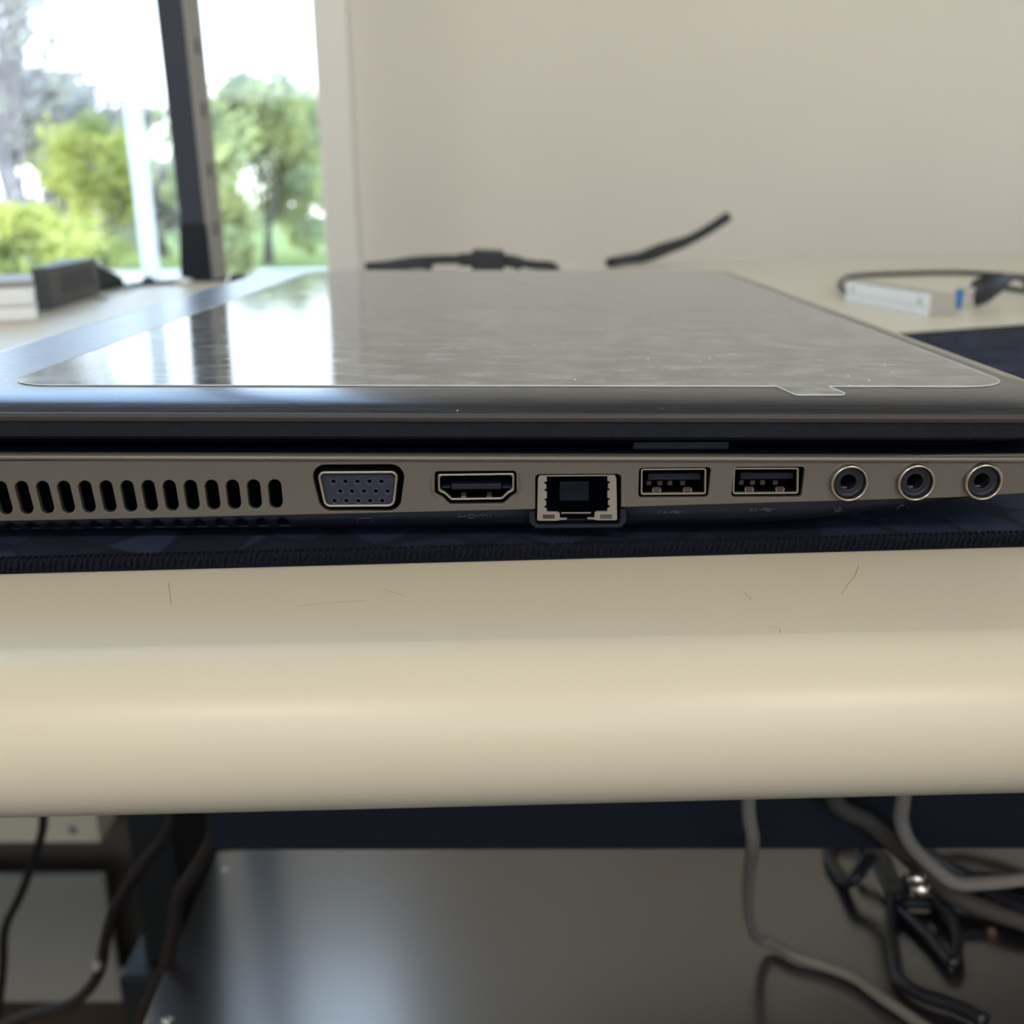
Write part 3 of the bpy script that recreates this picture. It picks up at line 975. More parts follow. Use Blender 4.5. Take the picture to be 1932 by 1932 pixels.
# a crease across the film and a slanting one beyond it
cy = PZ(1000, 579, LZ).y
def ridge(name, a, b, wd, ht):
    a, b = Vector(a), Vector(b)
    d = (b - a).normalized(); q = Vector((d.y, -d.x))
    V = []; N_ = 14
    for i in range(N_ + 1):
        t = i / N_; c = a.lerp(b, t); e = math.sin(math.pi * t) ** .5
        for k, hgt in ((-1, 0), (-.4, .8), (0, 1), (.4, .8), (1, 0)):
            p = c + q * (wd * k)
            V.append((p.x, p.y, LZ + SLOPE * p.x + .00023 + ht * hgt * e))
    F = [(i * 5 + k, i * 5 + k + 1, (i + 1) * 5 + k + 1, (i + 1) * 5 + k) for i in range(N_) for k in range(4)]
    new(name, mesh(name, V, F), M['film'], film, smooth=True)
p1, p2 = PZ(700, 583, LZ), PZ(1480, 581, LZ)
ridge('crease', (p1.x, p1.y), (p2.x, p2.y), 0.0022, 0.00010)
p1, p2 = PZ(895, 518, LZ), PZ(1130, 556, LZ)
ridge('crease', (p1.x, p1.y), (p2.x, p2.y), 0.004, 0.00016)
# dust specks
V, F = [], []
rnd = random.Random(5)
for (u, v) in ((1223, 677), (1669, 688), (1600, 710), (1640, 718), (1603, 728), (1804, 748), (1418, 732), (872, 742), (863, 775), (1212, 735), (1085, 716), (1030, 655), (1008, 650), (1320, 683), (1339, 676), (1678, 736), (1250, 771), (1616, 731)):
    c = PZ(u, v, LZ + .0003 + SLOPE * PZ(u, v, LZ).x)
    if v > 728: c = PZ(u, v, LZ - .0012 + SLOPE * c.x)
    s = rnd.uniform(.00012, .00026)
    k = len(V)
    V += [c + Vector((s, 0, 0)), c + Vector((-s, 0, 0)), c + Vector((0, s, 0)), c + Vector((0, -s, 0)), c + Vector((0, 0, s))]
    F += [(k, k + 2, k + 4), (k + 2, k + 1, k + 4), (k + 1, k + 3, k + 4), (k + 3, k, k + 4)]
new('dust', mesh('dust', V, F), M['film_edge'], lap, kind='stuff')


# ---- connectors --------------------------------------------------------
def port_ring(name, outer, wall, yf, depth, mat_, parent, bev=0.00012, **k):
    return plate(name, [outer, inset_poly(outer, wall)], depth, bev, yf, mat_, parent, 2, **k)


def liner(name, outer, y0, y1, parent):  # near-black walls added as shade where the shell's inside was lit
    n = len(outer)
    V = [(x, y0, z) for x, z in outer] + [(x, y1, z) for x, z in outer]
    F = [(i, (i + 1) % n, n + (i + 1) % n, n + i) for i in range(n)]
    return new(name, mesh(name, V, F), M['void'], parent)


def back_plate(name, outer, y, mat_, parent, **k):
    n = len(outer)
    V = [(x, y, z) for x, z in outer] + [(x, y + .0004, z) for x, z in outer]
    F = [tuple(range(n)), tuple(range(n, 2 * n))] + [(i, (i + 1) % n, n + (i + 1) % n, n + i) for i in range(n)]
    return new(name, mesh(name, V, F), mat_, parent, **k)


# video port
vp = port_ring('video_port', rpoly(side([(596, 890), (752, 889), (744, 957.5), (611, 958.5)]), [.0014, .0014, .0016, .0016], 7), .00062, 0.0003, 0.0050, M['nickel'], lap, .00026, label='D-shaped video port, nickel shell round a blue-grey insert with fifteen holes')
back_plate('recess', inset_poly(vga_hole, -.0004), 0.0052, M['void'], vp)
ins = rpoly(side([(602, 896), (746, 895), (738, 955), (616, 956)], .001), [.001, .001, .0013, .0013], 6)
pin_c = []
for (y0, xs) in ((908, (629, 651.7, 674.2, 697, 719.5)), (926.5, (641.8, 664, 686.5, 709, 731.5)), (944.6, (631.3, 653.5, 676, 698.6, 721))):
    for x in xs: pin_c.append(PY(x, y0, .0011))
pin_o = [[(c.x + .00047 * math.cos(a), c.z + .00047 * math.sin(a)) for a in [2 * math.pi * k / 14 for k in range(14)]] for c in pin_c]
plate('insert', [ins] + pin_o, .0016, .0001, .0011, M['insert'], vp, 1)
for c in pin_c:
    lathe('pin_hole', [(0, .00066), (0.00003, .00070), (.0002, .00070), (.0002, .00046), (-.00004, .00050), (-.00002, .00062)], (c.x, .00108, c.z - .00006), (0, 1, 0), M['pinhole'], vp, 16, caps=False)
back_plate('socket_back', ins, .0029, M['void'], vp)

# display port with stepped lower corners
ho = rpoly(side([(825, 895), (971, 893), (970.5, 927), (960, 932), (948, 943.5), (851, 945), (838, 933), (826, 928)]), .0005, 4)
hp = port_ring('display_port', ho, .00050, .0003, .0012, M['nickel'], lap, .00020, label='flat display port with stepped lower corners and nickel shell')
back_plate('socket_back', inset_poly(hdmi_hole, -.0003), .0066, M['void'], hp)
liner('shade_liner', inset_poly(ho, .0002), .0014, .0066, hp)
a, b_ = PY(851, 913, .0016), PY(946, 923, .0016)
bxr('tongue', (a.x, .0016, b_.z), (b_.x, .0062, a.z), M['tongue'], hp, bevel=.0002)
for (u0, u1) in ((833, 849), (948, 966)):
    a, b_ = PY(u0, 914, .002), PY(u1, 921, .002)
    bxr('side_ledge', (a.x, .0022, b_.z), (b_.x, .0060, b_.z + .0003), M['insert'], hp)
for uc in (874.7, 923.2):
    a, b_ = PY(uc - 4.7, 931, .0010), PY(uc + 4.7, 939.5, .0010)
    V = []
    pts = [(a.z, .0030), (a.z - .0002, .0016), ((a.z + b_.z) / 2 - .0001, .0010), (b_.z + .0001, .0011), (b_.z, .0016)]
    for z, y in pts: V += [(a.x, y, z), (b_.x, y, z), (b_.x, y + .00018, z + .00012), (a.x, y + .00018, z + .00012)]
    F = []
    for i in range(len(pts) - 1):
        for k in range(4): F.append((4 * i + k, 4 * i + (k + 1) % 4, 4 * i + 4 + (k + 1) % 4, 4 * i + 4 + k))
    new('spring_contact', mesh('spring_contact', V, F), M['nickel'], hp, smooth=False)
# raised lips either side
for pts in (((814.5, 895), (813, 905), (813, 921), (816, 931), (822, 938)), ((977, 893), (980.5, 900), (981, 918), (979, 929), (973, 936))):
    tube('pressed_lip', [PY(u, v, -.00002) for u, v in pts], .00016, M['silver'], hp, 4, 6)

# network port
npt = empty('network_port', (PY(1090, 940, 0).x, 0, PY(1090, 940, 0).z)); npt.parent = lap; npt.matrix_parent_inverse = Matrix.Translation(-wl(lap)); npt['label'] = 'square network port with toothed silver cheeks and two small indicator windows'
black_o = rpoly(side([(996, 961), (1184, 957), (1183, 984), (1172, 998), (1010, 999), (999, 988)]), [0, 0, .0008, .0008, .0008, .0008], 3)
rj_in = side([(1008.5, 987.5), (1171, 986.5)])
# black collar below the silver panel
col_o = rpoly(side([(1009.5, 964.5), (998, 965), (998, 985), (1009, 997), (1173, 996), (1182, 984), (1182, 960.5), (1170.5, 960.5), (1169.5, 985), (1165, 989), (1015, 990), (1010, 985)]), [0, .0008, .0010, .0010, .0010, .0010, .0008, 0, .0002, .0002, .0002, .0002], 4)
plate('collar', [col_o], .0012, .00018, -.00005, M['belly'], npt, 2)


def cheek(sgn):
    # outline in crop pixels of the left cheek, mirrored for the right
    L_ = [(270, 268), (405, 268), (405, 385), (372, 385), (357, 400), (357, 418), (385, 430), (395, 440), (395, 515), (370, 522), (357, 535), (357, 548), (385, 560), (405, 570), (405, 690), (372, 695), (357, 708), (357, 722), (385, 732), (393, 745), (393, 820), (370, 826), (357, 840), (357, 855), (390, 870), (405, 890), (408, 935), (610, 938), (640, 965), (645, 1052), (775, 1052), (765, 1080), (650, 1085), (600, 1100), (250, 1100), (225, 1075), (240, 330)]
    pts = []
    for (x, y) in L_:
        if sgn < 0:
            u_, v_ = 990 + x / 9.66, 870 + y / 9.66
        else:
            x2 = 1915 - x
            u_, v_ = 990 + x2 / 9.66, 870 + (y - 8) / 9.66
        pts.append((u_, v_))
    hx = (332, 543) if sgn < 0 else (1378, 1588)
    led = [(990 + hx[0] / 9.66, 870 + 988 / 9.66), (990 + hx[1] / 9.66, 870 + 988 / 9.66), (990 + hx[1] / 9.66, 870 + 1065 / 9.66), (990 + hx[0] / 9.66, 870 + 1065 / 9.66)]
    o = plate('cheek', [side(pts), side(led)], .0006, .00008, .0004, M['dull_nickel'], npt, 1)
    return side(led)


for s_, mcol, nm in ((-1, (0.05, 0.025, 0.025), 'amber_indicator'), (1, (0.05, 0.055, 0.075), 'green_indicator')):
    led = cheek(s_)
    back_plate('indicator', led, .0007, mat(nm, mcol, .35), npt)
nh = side([(1010, 895), (1172, 894), (1171, 990), (1010, 991)])
V = []
for y in (.0012, .012):
    V += [(x, y, z) for x, z in nh]
new('socket_walls', mesh('socket_walls', V, [(0, 1, 5, 4), (1, 2, 6, 5), (2, 3, 7, 6), (3, 0, 4, 7), (4, 5, 6, 7)]), M['void'], npt)
a, b_ = PY(1032, 896.3, .0005), PY(1148.5, 898, .0005)
bxr('top_edge', (a.x, .0004, b_.z), (b_.x, .0010, a.z), M['dull_nickel'], npt)
a, b_ = PY(1059, 966.2, .0014), PY(1115, 968.2, .0014)
bxr('latch_ledge', (a.x, .0012, b_.z), (b_.x, .0014, a.z), M['dull_nickel'], npt)
a, b_ = PY(1056, 915, .004), PY(1113, 952, .004)
bxr('contact_block', (a.x, .0065, b_.z), (b_.x, .011, a.z), M['black'], npt, bevel=.0002)

# two data ports
for n_, (O_, dx, lab) in enumerate((([(1210, 885.5), (1333.5, 884.5), (1333, 934), (1209.5, 935)], 0, 'rectangular data port nearer the network port'),
                                    ([(1385, 884), (1508.5, 883.5), (1507.5, 933), (1383, 934)], 174.5, 'rectangular data port nearer the round jacks'))):
    us_ = port_ring('data_port', rpoly(side(O_), .0005, 4), .00033, .0004, .0009, M['dull_nickel'], lap, .00012, label=lab)
    back_plate('socket_back', inset_poly(side(O_), -.0010), .0088, M['void'], us_)
    liner('shade_liner', inset_poly(side(O_), .0001), .0012, .0088, us_)
    a, b_ = PY(1223 + dx, 894 - n_ * 1.5, .0030), PY(1322 + dx, 905 - n_ * 1.5, .0030)
    bxr('tongue', (a.x, .0030, b_.z), (b_.x, .0086, a.z), M['tongue'], us_, bevel=.0001)
    for k, uc in enumerate((1224, 1245, 1264, 1288)):
        a, b_ = PY(uc - 4 + dx, 907 - n_, .0042), PY(uc + 4 + dx, 915 - n_, .0042)
        bxr('contact', (a.x, .0040, b_.z), (b_.x, .0080, a.z), M['copper'], us_, rot=None)
    for uc in (1239, 1297):
        a, b_ = PY(uc - 8.2 + dx, 919 - n_, .0014), PY(uc + 8.2 + dx, 930.5 - n_, .0014)
        o_ = rpoly([(a.x, a.z), (b_.x, a.z), (b_.x, b_.z), (a.x, b_.z)], [0, 0, .0007, .0007], 4)
        back_plate('spring_contact', inset_poly(o_, .0001), .0015, M['copper'], us_)
        tube('spring_tip', [Vector((x, .0014, z)) for x, z in (o_[-1], *[q for q in o_[7:1:-1]], o_[1])] if False else
             [Vector((a.x + .00005, .0014, a.z - .0004)), Vector((a.x + .0003, .0013, b_.z + .00018)), Vector(((a.x + b_.x) / 2, .0013, b_.z)), Vector((b_.x - .0003, .0013, b_.z + .00018)), Vector((b_.x - .00005, .0014, a.z - .0004))],
             .00010, M['nickel'], us_, 4, 6)

# three round jacks
for n_, ((u, v), lab) in enumerate(zip(JK, ('round jack farthest from the laptop front corner, above the microphone mark', 'middle one of the three round jacks', 'round jack nearest the laptop front corner'))):
    c = PY(u, v, 0)
    jr = lathe('audio_jack', [(.0030, .0033), (-.0001, .00392), (-.0009, .0039), (-.0012, .00380), (-.00136, .0036), (-.0013, .0034), (-.0008, .00325), (.0030, .0032)], (c.x, 0, c.z), (0, 1, 0), M['nickel'], lap, 48, caps=False, label=lab)
    lathe('collar', [(.004, .00325), (-.0002, .0032), (-.0004, .0030), (-.0001, .0027), (-.0001, .0020), (-.0002, .0017), (.0001, .00160), (.006, .0015)], (c.x, 0, c.z), (0, 1, 0), M['jack'], jr, 40, caps=False)
    lathe('bore', [(.0008, .0017), (.0012, .0017)], (c.x, .004, c.z), (0, 1, 0), M['void'], jr, 24)
    a = PY(u - 13, v + 9, .0012)
    bxr('contact', (a.x, .0012, a.z - .00016), (a.x + .0011, .0030, a.z + .00006), M['nickel'], jr)

# printed marks below the ports ------------------------------------------


def on_belly(u, v):
    """point on the bottom shell's front, just proud of it"""
    best = None
    for k in range(0, 60):
        p = belly_pt(u, k / 60)
        q = ray(u, v)
        # row of p
        d = p - CAM
        vv = 966 - FPX * d.dot(UP) / d.dot(FW)
        if best is None or abs(vv - v) < best[0]: best = (abs(vv - v), p)
    p = best[1]
    x = PY(u, v, p.y).x
    return Vector((x, p.y - 0.00045, p.z))


def mark(name, strokes, r=.00009, **k):
    V, F = [], []
    for st in strokes:
        tube_data([on_belly(u, v) for u, v in st], r, 5, V, F)
    return new(name, mesh(name, V, F), M['print'], lap, **k)


mark('monitor_mark', [[(678, 977), (700, 976.5), (699, 983), (679, 983.5), (678, 977)], [(674, 977), (675, 983)], [(703, 976), (703, 983)]])
hs = []
x = 866
def H_(u): return on_belly
# the letters H D M I, drawn wide and low
hs += [[(866, 970), (866, 977)], [(866, 973.5), (878, 973.3)], [(878, 970), (878, 976.6)]]
hs += [[(884, 970), (894, 969.8), (898, 973), (894, 976.3), (884, 976.5), (884, 970)]]
hs += [[(902, 976.2), (903, 971), (910, 970), (911, 976)], [(911, 970), (918, 970), (919, 975.8)]]
hs += [[(925, 970), (925, 975.8)]]
mark('port_lettering', hs, .00011, label='small grey letters HDMI')
for dx, dv in ((0, 0), (172, -4.5)):
    mark('data_mark', [[(1248 + dx, 963 + dv), (1241 + dx, 963.5 + dv), (1247 + dx, 966 + dv), (1240 + dx, 967.5 + dv)],
                       [(1258 + dx, 962.5 + dv), (1251 + dx, 963.5 + dv), (1257 + dx, 966 + dv), (1250 + dx, 967.5 + dv)],
                       [(1260 + dx, 965.5 + dv), (1290 + dx, 964 + dv)], [(1265 + dx, 965 + dv), (1271 + dx, 962 + dv), (1278 + dx, 962 + dv)],
                       [(1268 + dx, 965 + dv), (1275 + dx, 967.5 + dv), (1281 + dx, 967.3 + dv)]], .00010)
mark('microphone_mark', [[(1584, 954.5), (1578, 960)], [(1586, 956), (1580, 961)], [(1573, 958), (1575, 962), (1581, 964), (1587, 960)], [(1576, 963), (1573, 966)], [(1570, 966), (1578, 966)]], .00013)
for u, v in ((1701.5, 957), (1826, 951.5)):
    mark('headphone_mark', [[(u - 10, v + 3), (u - 11, v), (u - 6, v - 3.5), (u + 2, v - 4.5), (u + 9, v - 3.5), (u + 11, v), (u + 9, v + 2.5)], [(u - 11, v + 3), (u - 8, v + .5)], [(u + 8, v + 3), (u + 11, v)]], .00012)

# ------------------------------------------------------------------ things on the desk
SURF = DZ + 0.0002


def flat(u, v, up=0.0): return PZ(u, v, DZ + up)


# the tall dark post
P0 = 0.752
a0, a1 = PY(345, 460, P0), PY(392, 489, P0)
t0, t1 = PY(293, 4, P0), PY(341, 0, P0)
post = empty('upright_post', (a0.x, P0, 0), label='tall dark slate upright post with pale perforated side, before the window', cat='post')
ztop = 1.55
def lin(pa, pb, z): 
    t = (z - pa.z) / (pb.z - pa.z); return pa.x + (pb.x - pa.x) * t
dep = 0.047
xb0, xb1 = lin(a0, t0, DZ), lin(a1, t1, DZ)
# lean measured between desk and the top of the frame, carried on upward
xt0, xt1 = lin(a0, t0, ztop), lin(a1, t1, ztop)
zlo = 0.0
xl0, xl1 = lin(a0, t0, DZ - .3), lin(a1, t1, DZ - .3)
hexa('column', [(xl0, P0, zlo), (xl1, P0, zlo), (xl1, P0 + dep, zlo), (xl0, P0 + dep, zlo), (xb0, P0, DZ), (xb1, P0, DZ), (xb1, P0 + dep, DZ), (xb0, P0 + dep, DZ)], M['slate'], post)  # unseen lower length, added to make a dark gap in the case's reflection
hexa('column', [(xb0, P0, DZ), (xb1, P0, DZ), (xb1, P0 + dep, DZ), (xb0, P0 + dep, DZ), (xt0, P0, ztop), (xt1, P0, ztop), (xt1, P0 + dep, ztop), (xt0, P0 + dep, ztop)], M['slate'], post)
hexa('side_strip', [(xb1, P0 + .003, DZ), (xb1 + .003, P0 + .003, DZ), (xb1 + .003, P0 + dep, DZ), (xb1, P0 + dep, DZ), (xt1, P0 + .003, ztop), (xt1 + .003, P0 + .003, ztop), (xt1 + .003, P0 + dep, ztop), (xt1, P0 + dep, ztop)], M['palegrey'], post, label='pale grey side strip with a row of slots')
for k in range(12):
    z = DZ + .045 + .052 * k
    xx = xb1 + (xt1 - xb1) * (z - DZ) / (ztop - DZ) + .003
    bxr('slot', (xx - .0002, P0 + .018, z - .006), (xx + .0004, P0 + .030, z + .006), M['dot'], post)
fa = PY(334, 500, P0 - .005)
hexa('bracket', [(fa.x, P0 - .006, DZ - .02), (xb1 + .002, P0 - .006, DZ - .02), (xb1 + .002, P0 + .05, DZ - .02), (fa.x, P0 + .05, DZ - .02),
              (xb0 - .001, P0 - .003, DZ + .050), (xb1 + .001, P0 - .003, DZ + .050), (xb1 + .001, P0 + .049, DZ + .050), (xb0 - .001, P0 + .049, DZ + .050)], M['beam'], post, .0015)
for k, (u, v) in enumerate(((352, 524), (372, 521))):
    q = PY(u, v, P0 - .02)
    lathe('desk_bolt', [(.0001, .006), (.004, .006), (.006, .003)], (q.x, .712 - .012 * k, DZ), (0, 0, 1), M['steel'], None, 16, label=('left', 'right')[k] + ' one of two bright round bolts on the desk edge in front of the post', cat='bolt', group='bright bolts by the post')

# white stacked cases at the left frame edge
pa = flat(70, 603)
WX = PY(92, 560, .45).x
RZ = Matrix.Rotation(math.radians(25), 3, 'Z')
WC = Vector((WX, .432, 0))


def wcase(name, w_, d_, z0, z1, m_, bev, **k):
    c = WC + RZ @ Vector((-w_ / 2, d_ / 2, 0)); c.z = DZ + (z0 + z1) / 2
    return bx(name, c, (w_, d_, z1 - z0), m_, None, bev, RZ, 4, **k)


wcase('white_case', .15, .07, .0001, .0088, M['wplastic'], .003, label='lower of two stacked white cases at the left frame edge beside the black hub', cat='case', group='white stacked cases')
wcase('white_case', .152, .068, .0090, .0212, M['wplastic'], .004, label='upper of two stacked white cases at the left frame edge beside the black hub', cat='case', group='white stacked cases')
wcase('grey_slab', .155, .066, .0214, .0250, M['palegrey'], .001, label='thin grey slab lying on top of the two white cases', cat='slab')

# black hub
hz = .030
q0 = flat(70, 588); q1 = flat(100, 585); q2 = flat(190, 556)
hub = empty('hub', q1, label='small black box with vent grooves standing beside the white cases', cat='hub')
dn = Vector((q2.x - q1.x, q2.y - q1.y, 0))
bk = Vector((-dn.y, dn.x, 0)).normalized() * .028
lf = Vector((q0.x - q1.x, q0.y - q1.y, 0))
topz = Vector((0, 0, .0285))
P4 = [q1, q1 + dn, q1 + dn + lf * 1.0 + bk * .6, q1 + lf + bk * .0]
hexa('case', [p + Vector((0, 0, .0001)) for p in P4] + [p + topz for p in P4], M['gplastic'], hub, .001)
for k in range(5):
    t = .28 + .14 * k
    c = q1 + dn * t + Vector((0, 0, .016)) - bk.normalized() * .0002
    rotm = Matrix.Rotation(math.atan2(dn.y, dn.x), 3, 'Z')
    bx('vent_groove', c, (.0035, .0008, .014), M['bplastic'], hub, 0, rotm)
# black plug lying behind the hub
pl = empty('plug', flat(215, 545), label='black wedge shaped plug lying just right of the small black hub', cat='plug')
g0, g1, g2, g3 = flat(186, 552), flat(235, 542), flat(215, 534), flat(180, 540)
hexa('body', [g0, g1, g2, g3, g0 + Vector((0, 0, .024)), g1 + Vector((0, 0, .008)), g2 + Vector((0, 0, .008)), g3 + Vector((0, 0, .026))], M['bplastic'], pl, .002)
tube('cord', [flat(232, 540, .004), flat(262, 536, .002), flat(300, 533, .002), flat(340, 531, .002)], .002, M['bplastic'], pl)
bx('sleeve', flat(192, 560, .002), (.006, .012, .004), M['palegrey'], pl, .001, Matrix.Rotation(.5, 3, 'Z'))
# small items at the rear edge near the window
for (u, v, r, lab) in ((280, 531, .006, 'small dark knob on the rear desk edge left of the post foot'), (448, 512, .008, 'small dark grey lump on the rear desk edge right of the post')):
    q = flat(u, v)
    q.y = min(q.y, .70)
    q = Vector((PY(u, v, q.y).x, q.y, DZ))
    lathe('knob', [(.0001, r * .8), (.002, r), (r * .8, r * .9), (r * 1.2, r * .5)], q, (0, 0, 1), M['gplastic'], None, 20, label=lab, cat='knob')

# black cable with ferrite behind the laptop
YB = .62
def pt(u, v, Y=YB): return PY(u, v, Y)
fc = empty('ferrite_cable', Vector((pt(920, 500).x, YB, DZ)), label='black cable with square ferrite block lying behind the laptop lid', cat='cable')
zf = DZ + .004
def onz(u, Y, up=.004): 
    p = PY(u, 500, Y); return Vector((p.x, Y, DZ + up))
tube('cord', [pt(690, 503), pt(730, 500), pt(775, 493), pt(820, 490), pt(880, 489)], .0036, M['cable'], fc)
tube('cord', [pt(700, 508), pt(750, 503), pt(800, 500), pt(815, 506)], .0036, M['cable'], fc)
cA, cB = PY(880, 472, .61), PY(960, 500, .61)
bx('ferrite_block', ((cA.x + cB.x) / 2, .61, (PY(920, 471, .61).z + DZ + .003) / 2), (cB.x - cA.x - .008, .022, PY(920, 471, .61).z - DZ - .003), M['cable'], fc, .002, Matrix.Rotation(.05, 3, 'Y'))
tube('strain_relief', [pt(866, 490, .61), pt(885, 490, .61), pt(955, 492, .61), pt(985, 498, .61)], .0050, M['cable'], fc)
tube('cord', [pt(972, 495, .61), pt(1010, 500, .61), pt(1045, 505, .61), onz(1060, .615, .0040), onz(1130, .63, .004), onz(1150, .66, .004)], .0036, M['cable'], fc)
# upright end of a second black cable
Y2 = .93
tube('cable', [onz(1150, .88, .0050), onz(1182, .91, .0065), pt(1215, 484, Y2), pt(1250, 471, Y2), pt(1295, 455, Y2), pt(1338, 432, Y2), pt(1376, 407, Y2)],
     lambda t: .0054 + .0022 * max(0, 1 - abs(t - .45) * 4), M['cable'], None, label='black cable end rising from the desk against the grey wall', cat='cable')

# white box with power hub look, right of the laptop
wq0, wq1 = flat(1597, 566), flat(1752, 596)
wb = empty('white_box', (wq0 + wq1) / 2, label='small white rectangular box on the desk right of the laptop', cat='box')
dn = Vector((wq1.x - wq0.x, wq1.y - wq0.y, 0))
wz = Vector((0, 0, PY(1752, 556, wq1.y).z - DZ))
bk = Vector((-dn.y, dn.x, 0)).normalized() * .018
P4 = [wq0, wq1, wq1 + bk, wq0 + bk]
hexa('case', P4 + [p + wz for p in P4], M['boxshade'], wb, .0015)  # darker body colour stands in for shade on the box's side
fo_ = -bk.normalized() * .0012
hexa('white_front', [P4[0] + fo_, P4[1] + fo_, P4[1], P4[0]] + [p + wz for p in (P4[0] + fo_, P4[1] + fo_, P4[1], P4[0])], M['wplastic'], wb, .0005, label='white front of the box, over a body toned darker for shade')
for t in (.09, .91):
    c = wq0 + dn * t + wz * .62
    lathe('screw', [(0, .0016), (.0006, .0016)], c - bk.normalized() * .0016, bk, M['palegrey'], wb, 14)
c0, c1 = wq0 + wz * .40 - bk.normalized() * .00125, wq1 + wz * .40 - bk.normalized() * .00125
tube('seam', [c0, (c0 + c1) / 2, c1], .0002, M['palegrey'], wb, 2, 5)
# the plug with blue tongue
ub = empty('usb_plug', flat(1840, 590), label='black data plug with blue tongue lying on the desk right of the white box', cat='plug')
e0, e1 = flat(1800, 583, .000), flat(1838, 579, .000)
ax = Vector((e1.x - e0.x, (e1.y - e0.y) * .4 + .004, 0)).normalized()
nx_ = Vector((-ax.y, ax.x, 0))
def plugbox(name, s0, s1, wdt, z0, z1, m, bev=.0006, **k):
    A = e0 + ax * s0; B = e0 + ax * s1
    P = [A - nx_ * wdt, B - nx_ * wdt, B + nx_ * wdt, A + nx_ * wdt]
    P = [Vector((p.x, p.y, 0)) for p in P]
    return hexa(name, [p + Vector((0, 0, z0)) for p in P] + [p + Vector((0, 0, z1)) for p in P], m, ub, bev, **k)
plugbox('metal_shell', .0036, .0150, .0030, DZ + .0003, DZ + .0135, M['steel'], .0004)
plugbox('blue_tongue', .0000, .0037, .0014, DZ + .0010, DZ + .0115, M['blue'], .0003, label='bright blue tongue')
for k in range(2):
    plugbox('latch_hole', .0075, .0110, .00315, DZ + .0030 + .0045 * k, DZ + .0050 + .0045 * k, M['box'], .0001)
bodyp = [e0 + ax * .0145, e0 + ax * .018, e0 + ax * .028, e0 + ax * .038, e0 + ax * .047]
V, F = [], []
hts = ((.0003, .0160, .0046), (.0001, .0190, .0054), (.0020, .0215, .0056), (.0075, .0222, .0050), (.0140, .0205, .0032))
for i, p in enumerate(bodyp):
    lo_, hi_, wd_ = hts[i]
    for k in range(12):
        a = 2 * math.pi * k / 12
        V.append(Vector((p.x, p.y, DZ + (lo_ + hi_) / 2)) + nx_ * (math.cos(a) * wd_) + Vector((0, 0, math.sin(a) * (hi_ - lo_) / 2)))
for i in range(4):
    for k in range(12): F.append((i * 12 + k, i * 12 + (k + 1) % 12, (i + 1) * 12 + (k + 1) % 12, (i + 1) * 12 + k))
F += [tuple(range(12)), tuple(range(48, 60))]
new('grip', mesh('grip', V, F), M['cable'], ub, smooth=True)
endp = Vector((bodyp[-1].x, bodyp[-1].y, DZ + .0172))
tube('cord', [endp - ax * .004, endp + ax * .012 + Vector((0, .004, .0002)), endp + ax * .035 + Vector((0, .02, -.008)), endp + ax * .06 + Vector((0, .05, -.0148)), endp + ax * .05 + Vector((0, .09, -.0148))], .0021, M['cable'], ub)
# loop of thin black cable behind the white box
lp = [flat(1603, 560, .002), flat(1588, 545, .006), flat(1590, 528, .006), flat(1625, 519, .0022), flat(1700, 516, .0022), flat(1800, 514, .0022), flat(1870, 517, .0022), flat(1932, 522, .0022), flat(2050, 530, .0022)]
tube('cable', lp, .0021, M['cable'], None, label='thin black cable looped on the desk behind the white box', cat='cable')

# ------------------------------------------------------------------ under the desk
# tilted glossy case: its top plane falls away from the viewer
TILT = math.radians(15.5)
ref = PY(966, 1932, 0.136); zc0 = H - 0.335
CN = Vector((-0.085, math.sin(TILT), math.cos(TILT))).normalized()      # it leans away and a little to the left
def CP(u, v):          # pixel -> the case's top plane
    n_ = CN
    o_ = Vector((0, 0.14, zc0)); k = ray(u, v)
    return CAM + k * ((o_ - CAM).dot(n_) / k.dot(n_))
A = CP(408, 1608); B = CP(270, 1932)
dAB = (A - B).normalized()
farY = A.y
xl = lambda y: A.x + (B.x - A.x) * (y - A.y) / (B.y - A.y)
ztilt = lambda x, y: zc0 - (CN.y * (y - .14) + CN.x * x) / CN.z
y0_ = 0.055
case = empty('computer_case', (0.2, .2, 0), label='large glossy dark metal case under the desk mirroring the window', cat='case')
cx1 = 0.62
P_ = [Vector((xl(y0_), y0_, 0)), Vector((cx1, y0_, 0)), Vector((cx1, farY, 0)), Vector((xl(farY), farY, 0))]
hexa('body', [Vector((p.x, p.y, 0.0)) for p in P_] + [Vector((p.x, p.y, ztilt(p.x, p.y) - .0012)) for p in P_], M['beam'], case, .001)
hexa('top_cover', [Vector((p.x, p.y, ztilt(p.x, p.y) - .0012)) for p in P_] + [Vector((p.x, p.y, ztilt(p.x, p.y))) for p in P_], M['case'], case, .0004)
nrm = CN
for (u, v) in ((411, 1643), (300, 1927)):
    c = CP(u, v) + Vector((.004, 0, 0))
    lathe('screw', [(0, .0028), (.0008, .0028), (.0014, .0018), (.0010, .0008), (.0010, .0003)], c, nrm, M['steel'], case, 18)
def CL(u, v, up=.003):
    return CP(u, v) + nrm * up

# box on the floor at the left
q0, q1 = PZ(-60, 1893, 0.0), PZ(252, 1893, 0.0)
yb_ = q0.y
bz = PY(120, 1655, yb_).z
eb = empty('floor_panel', (q0.x, yb_, 0), label='flat taupe grey panel standing on the floor left of the desk leg', cat='panel')
bxr('body', (q0.x - .15, yb_, 0.0005), (PY(195, 1660, yb_).x, yb_ + .010, bz), M['box'], eb, bevel=.003)
bxr('side_flap', (PY(195, 1660, yb_).x, yb_ + .002, 0.0005), (q1.x, yb_ + .009, PY(240, 1835, yb_).z), M['box'], eb, bevel=.002)

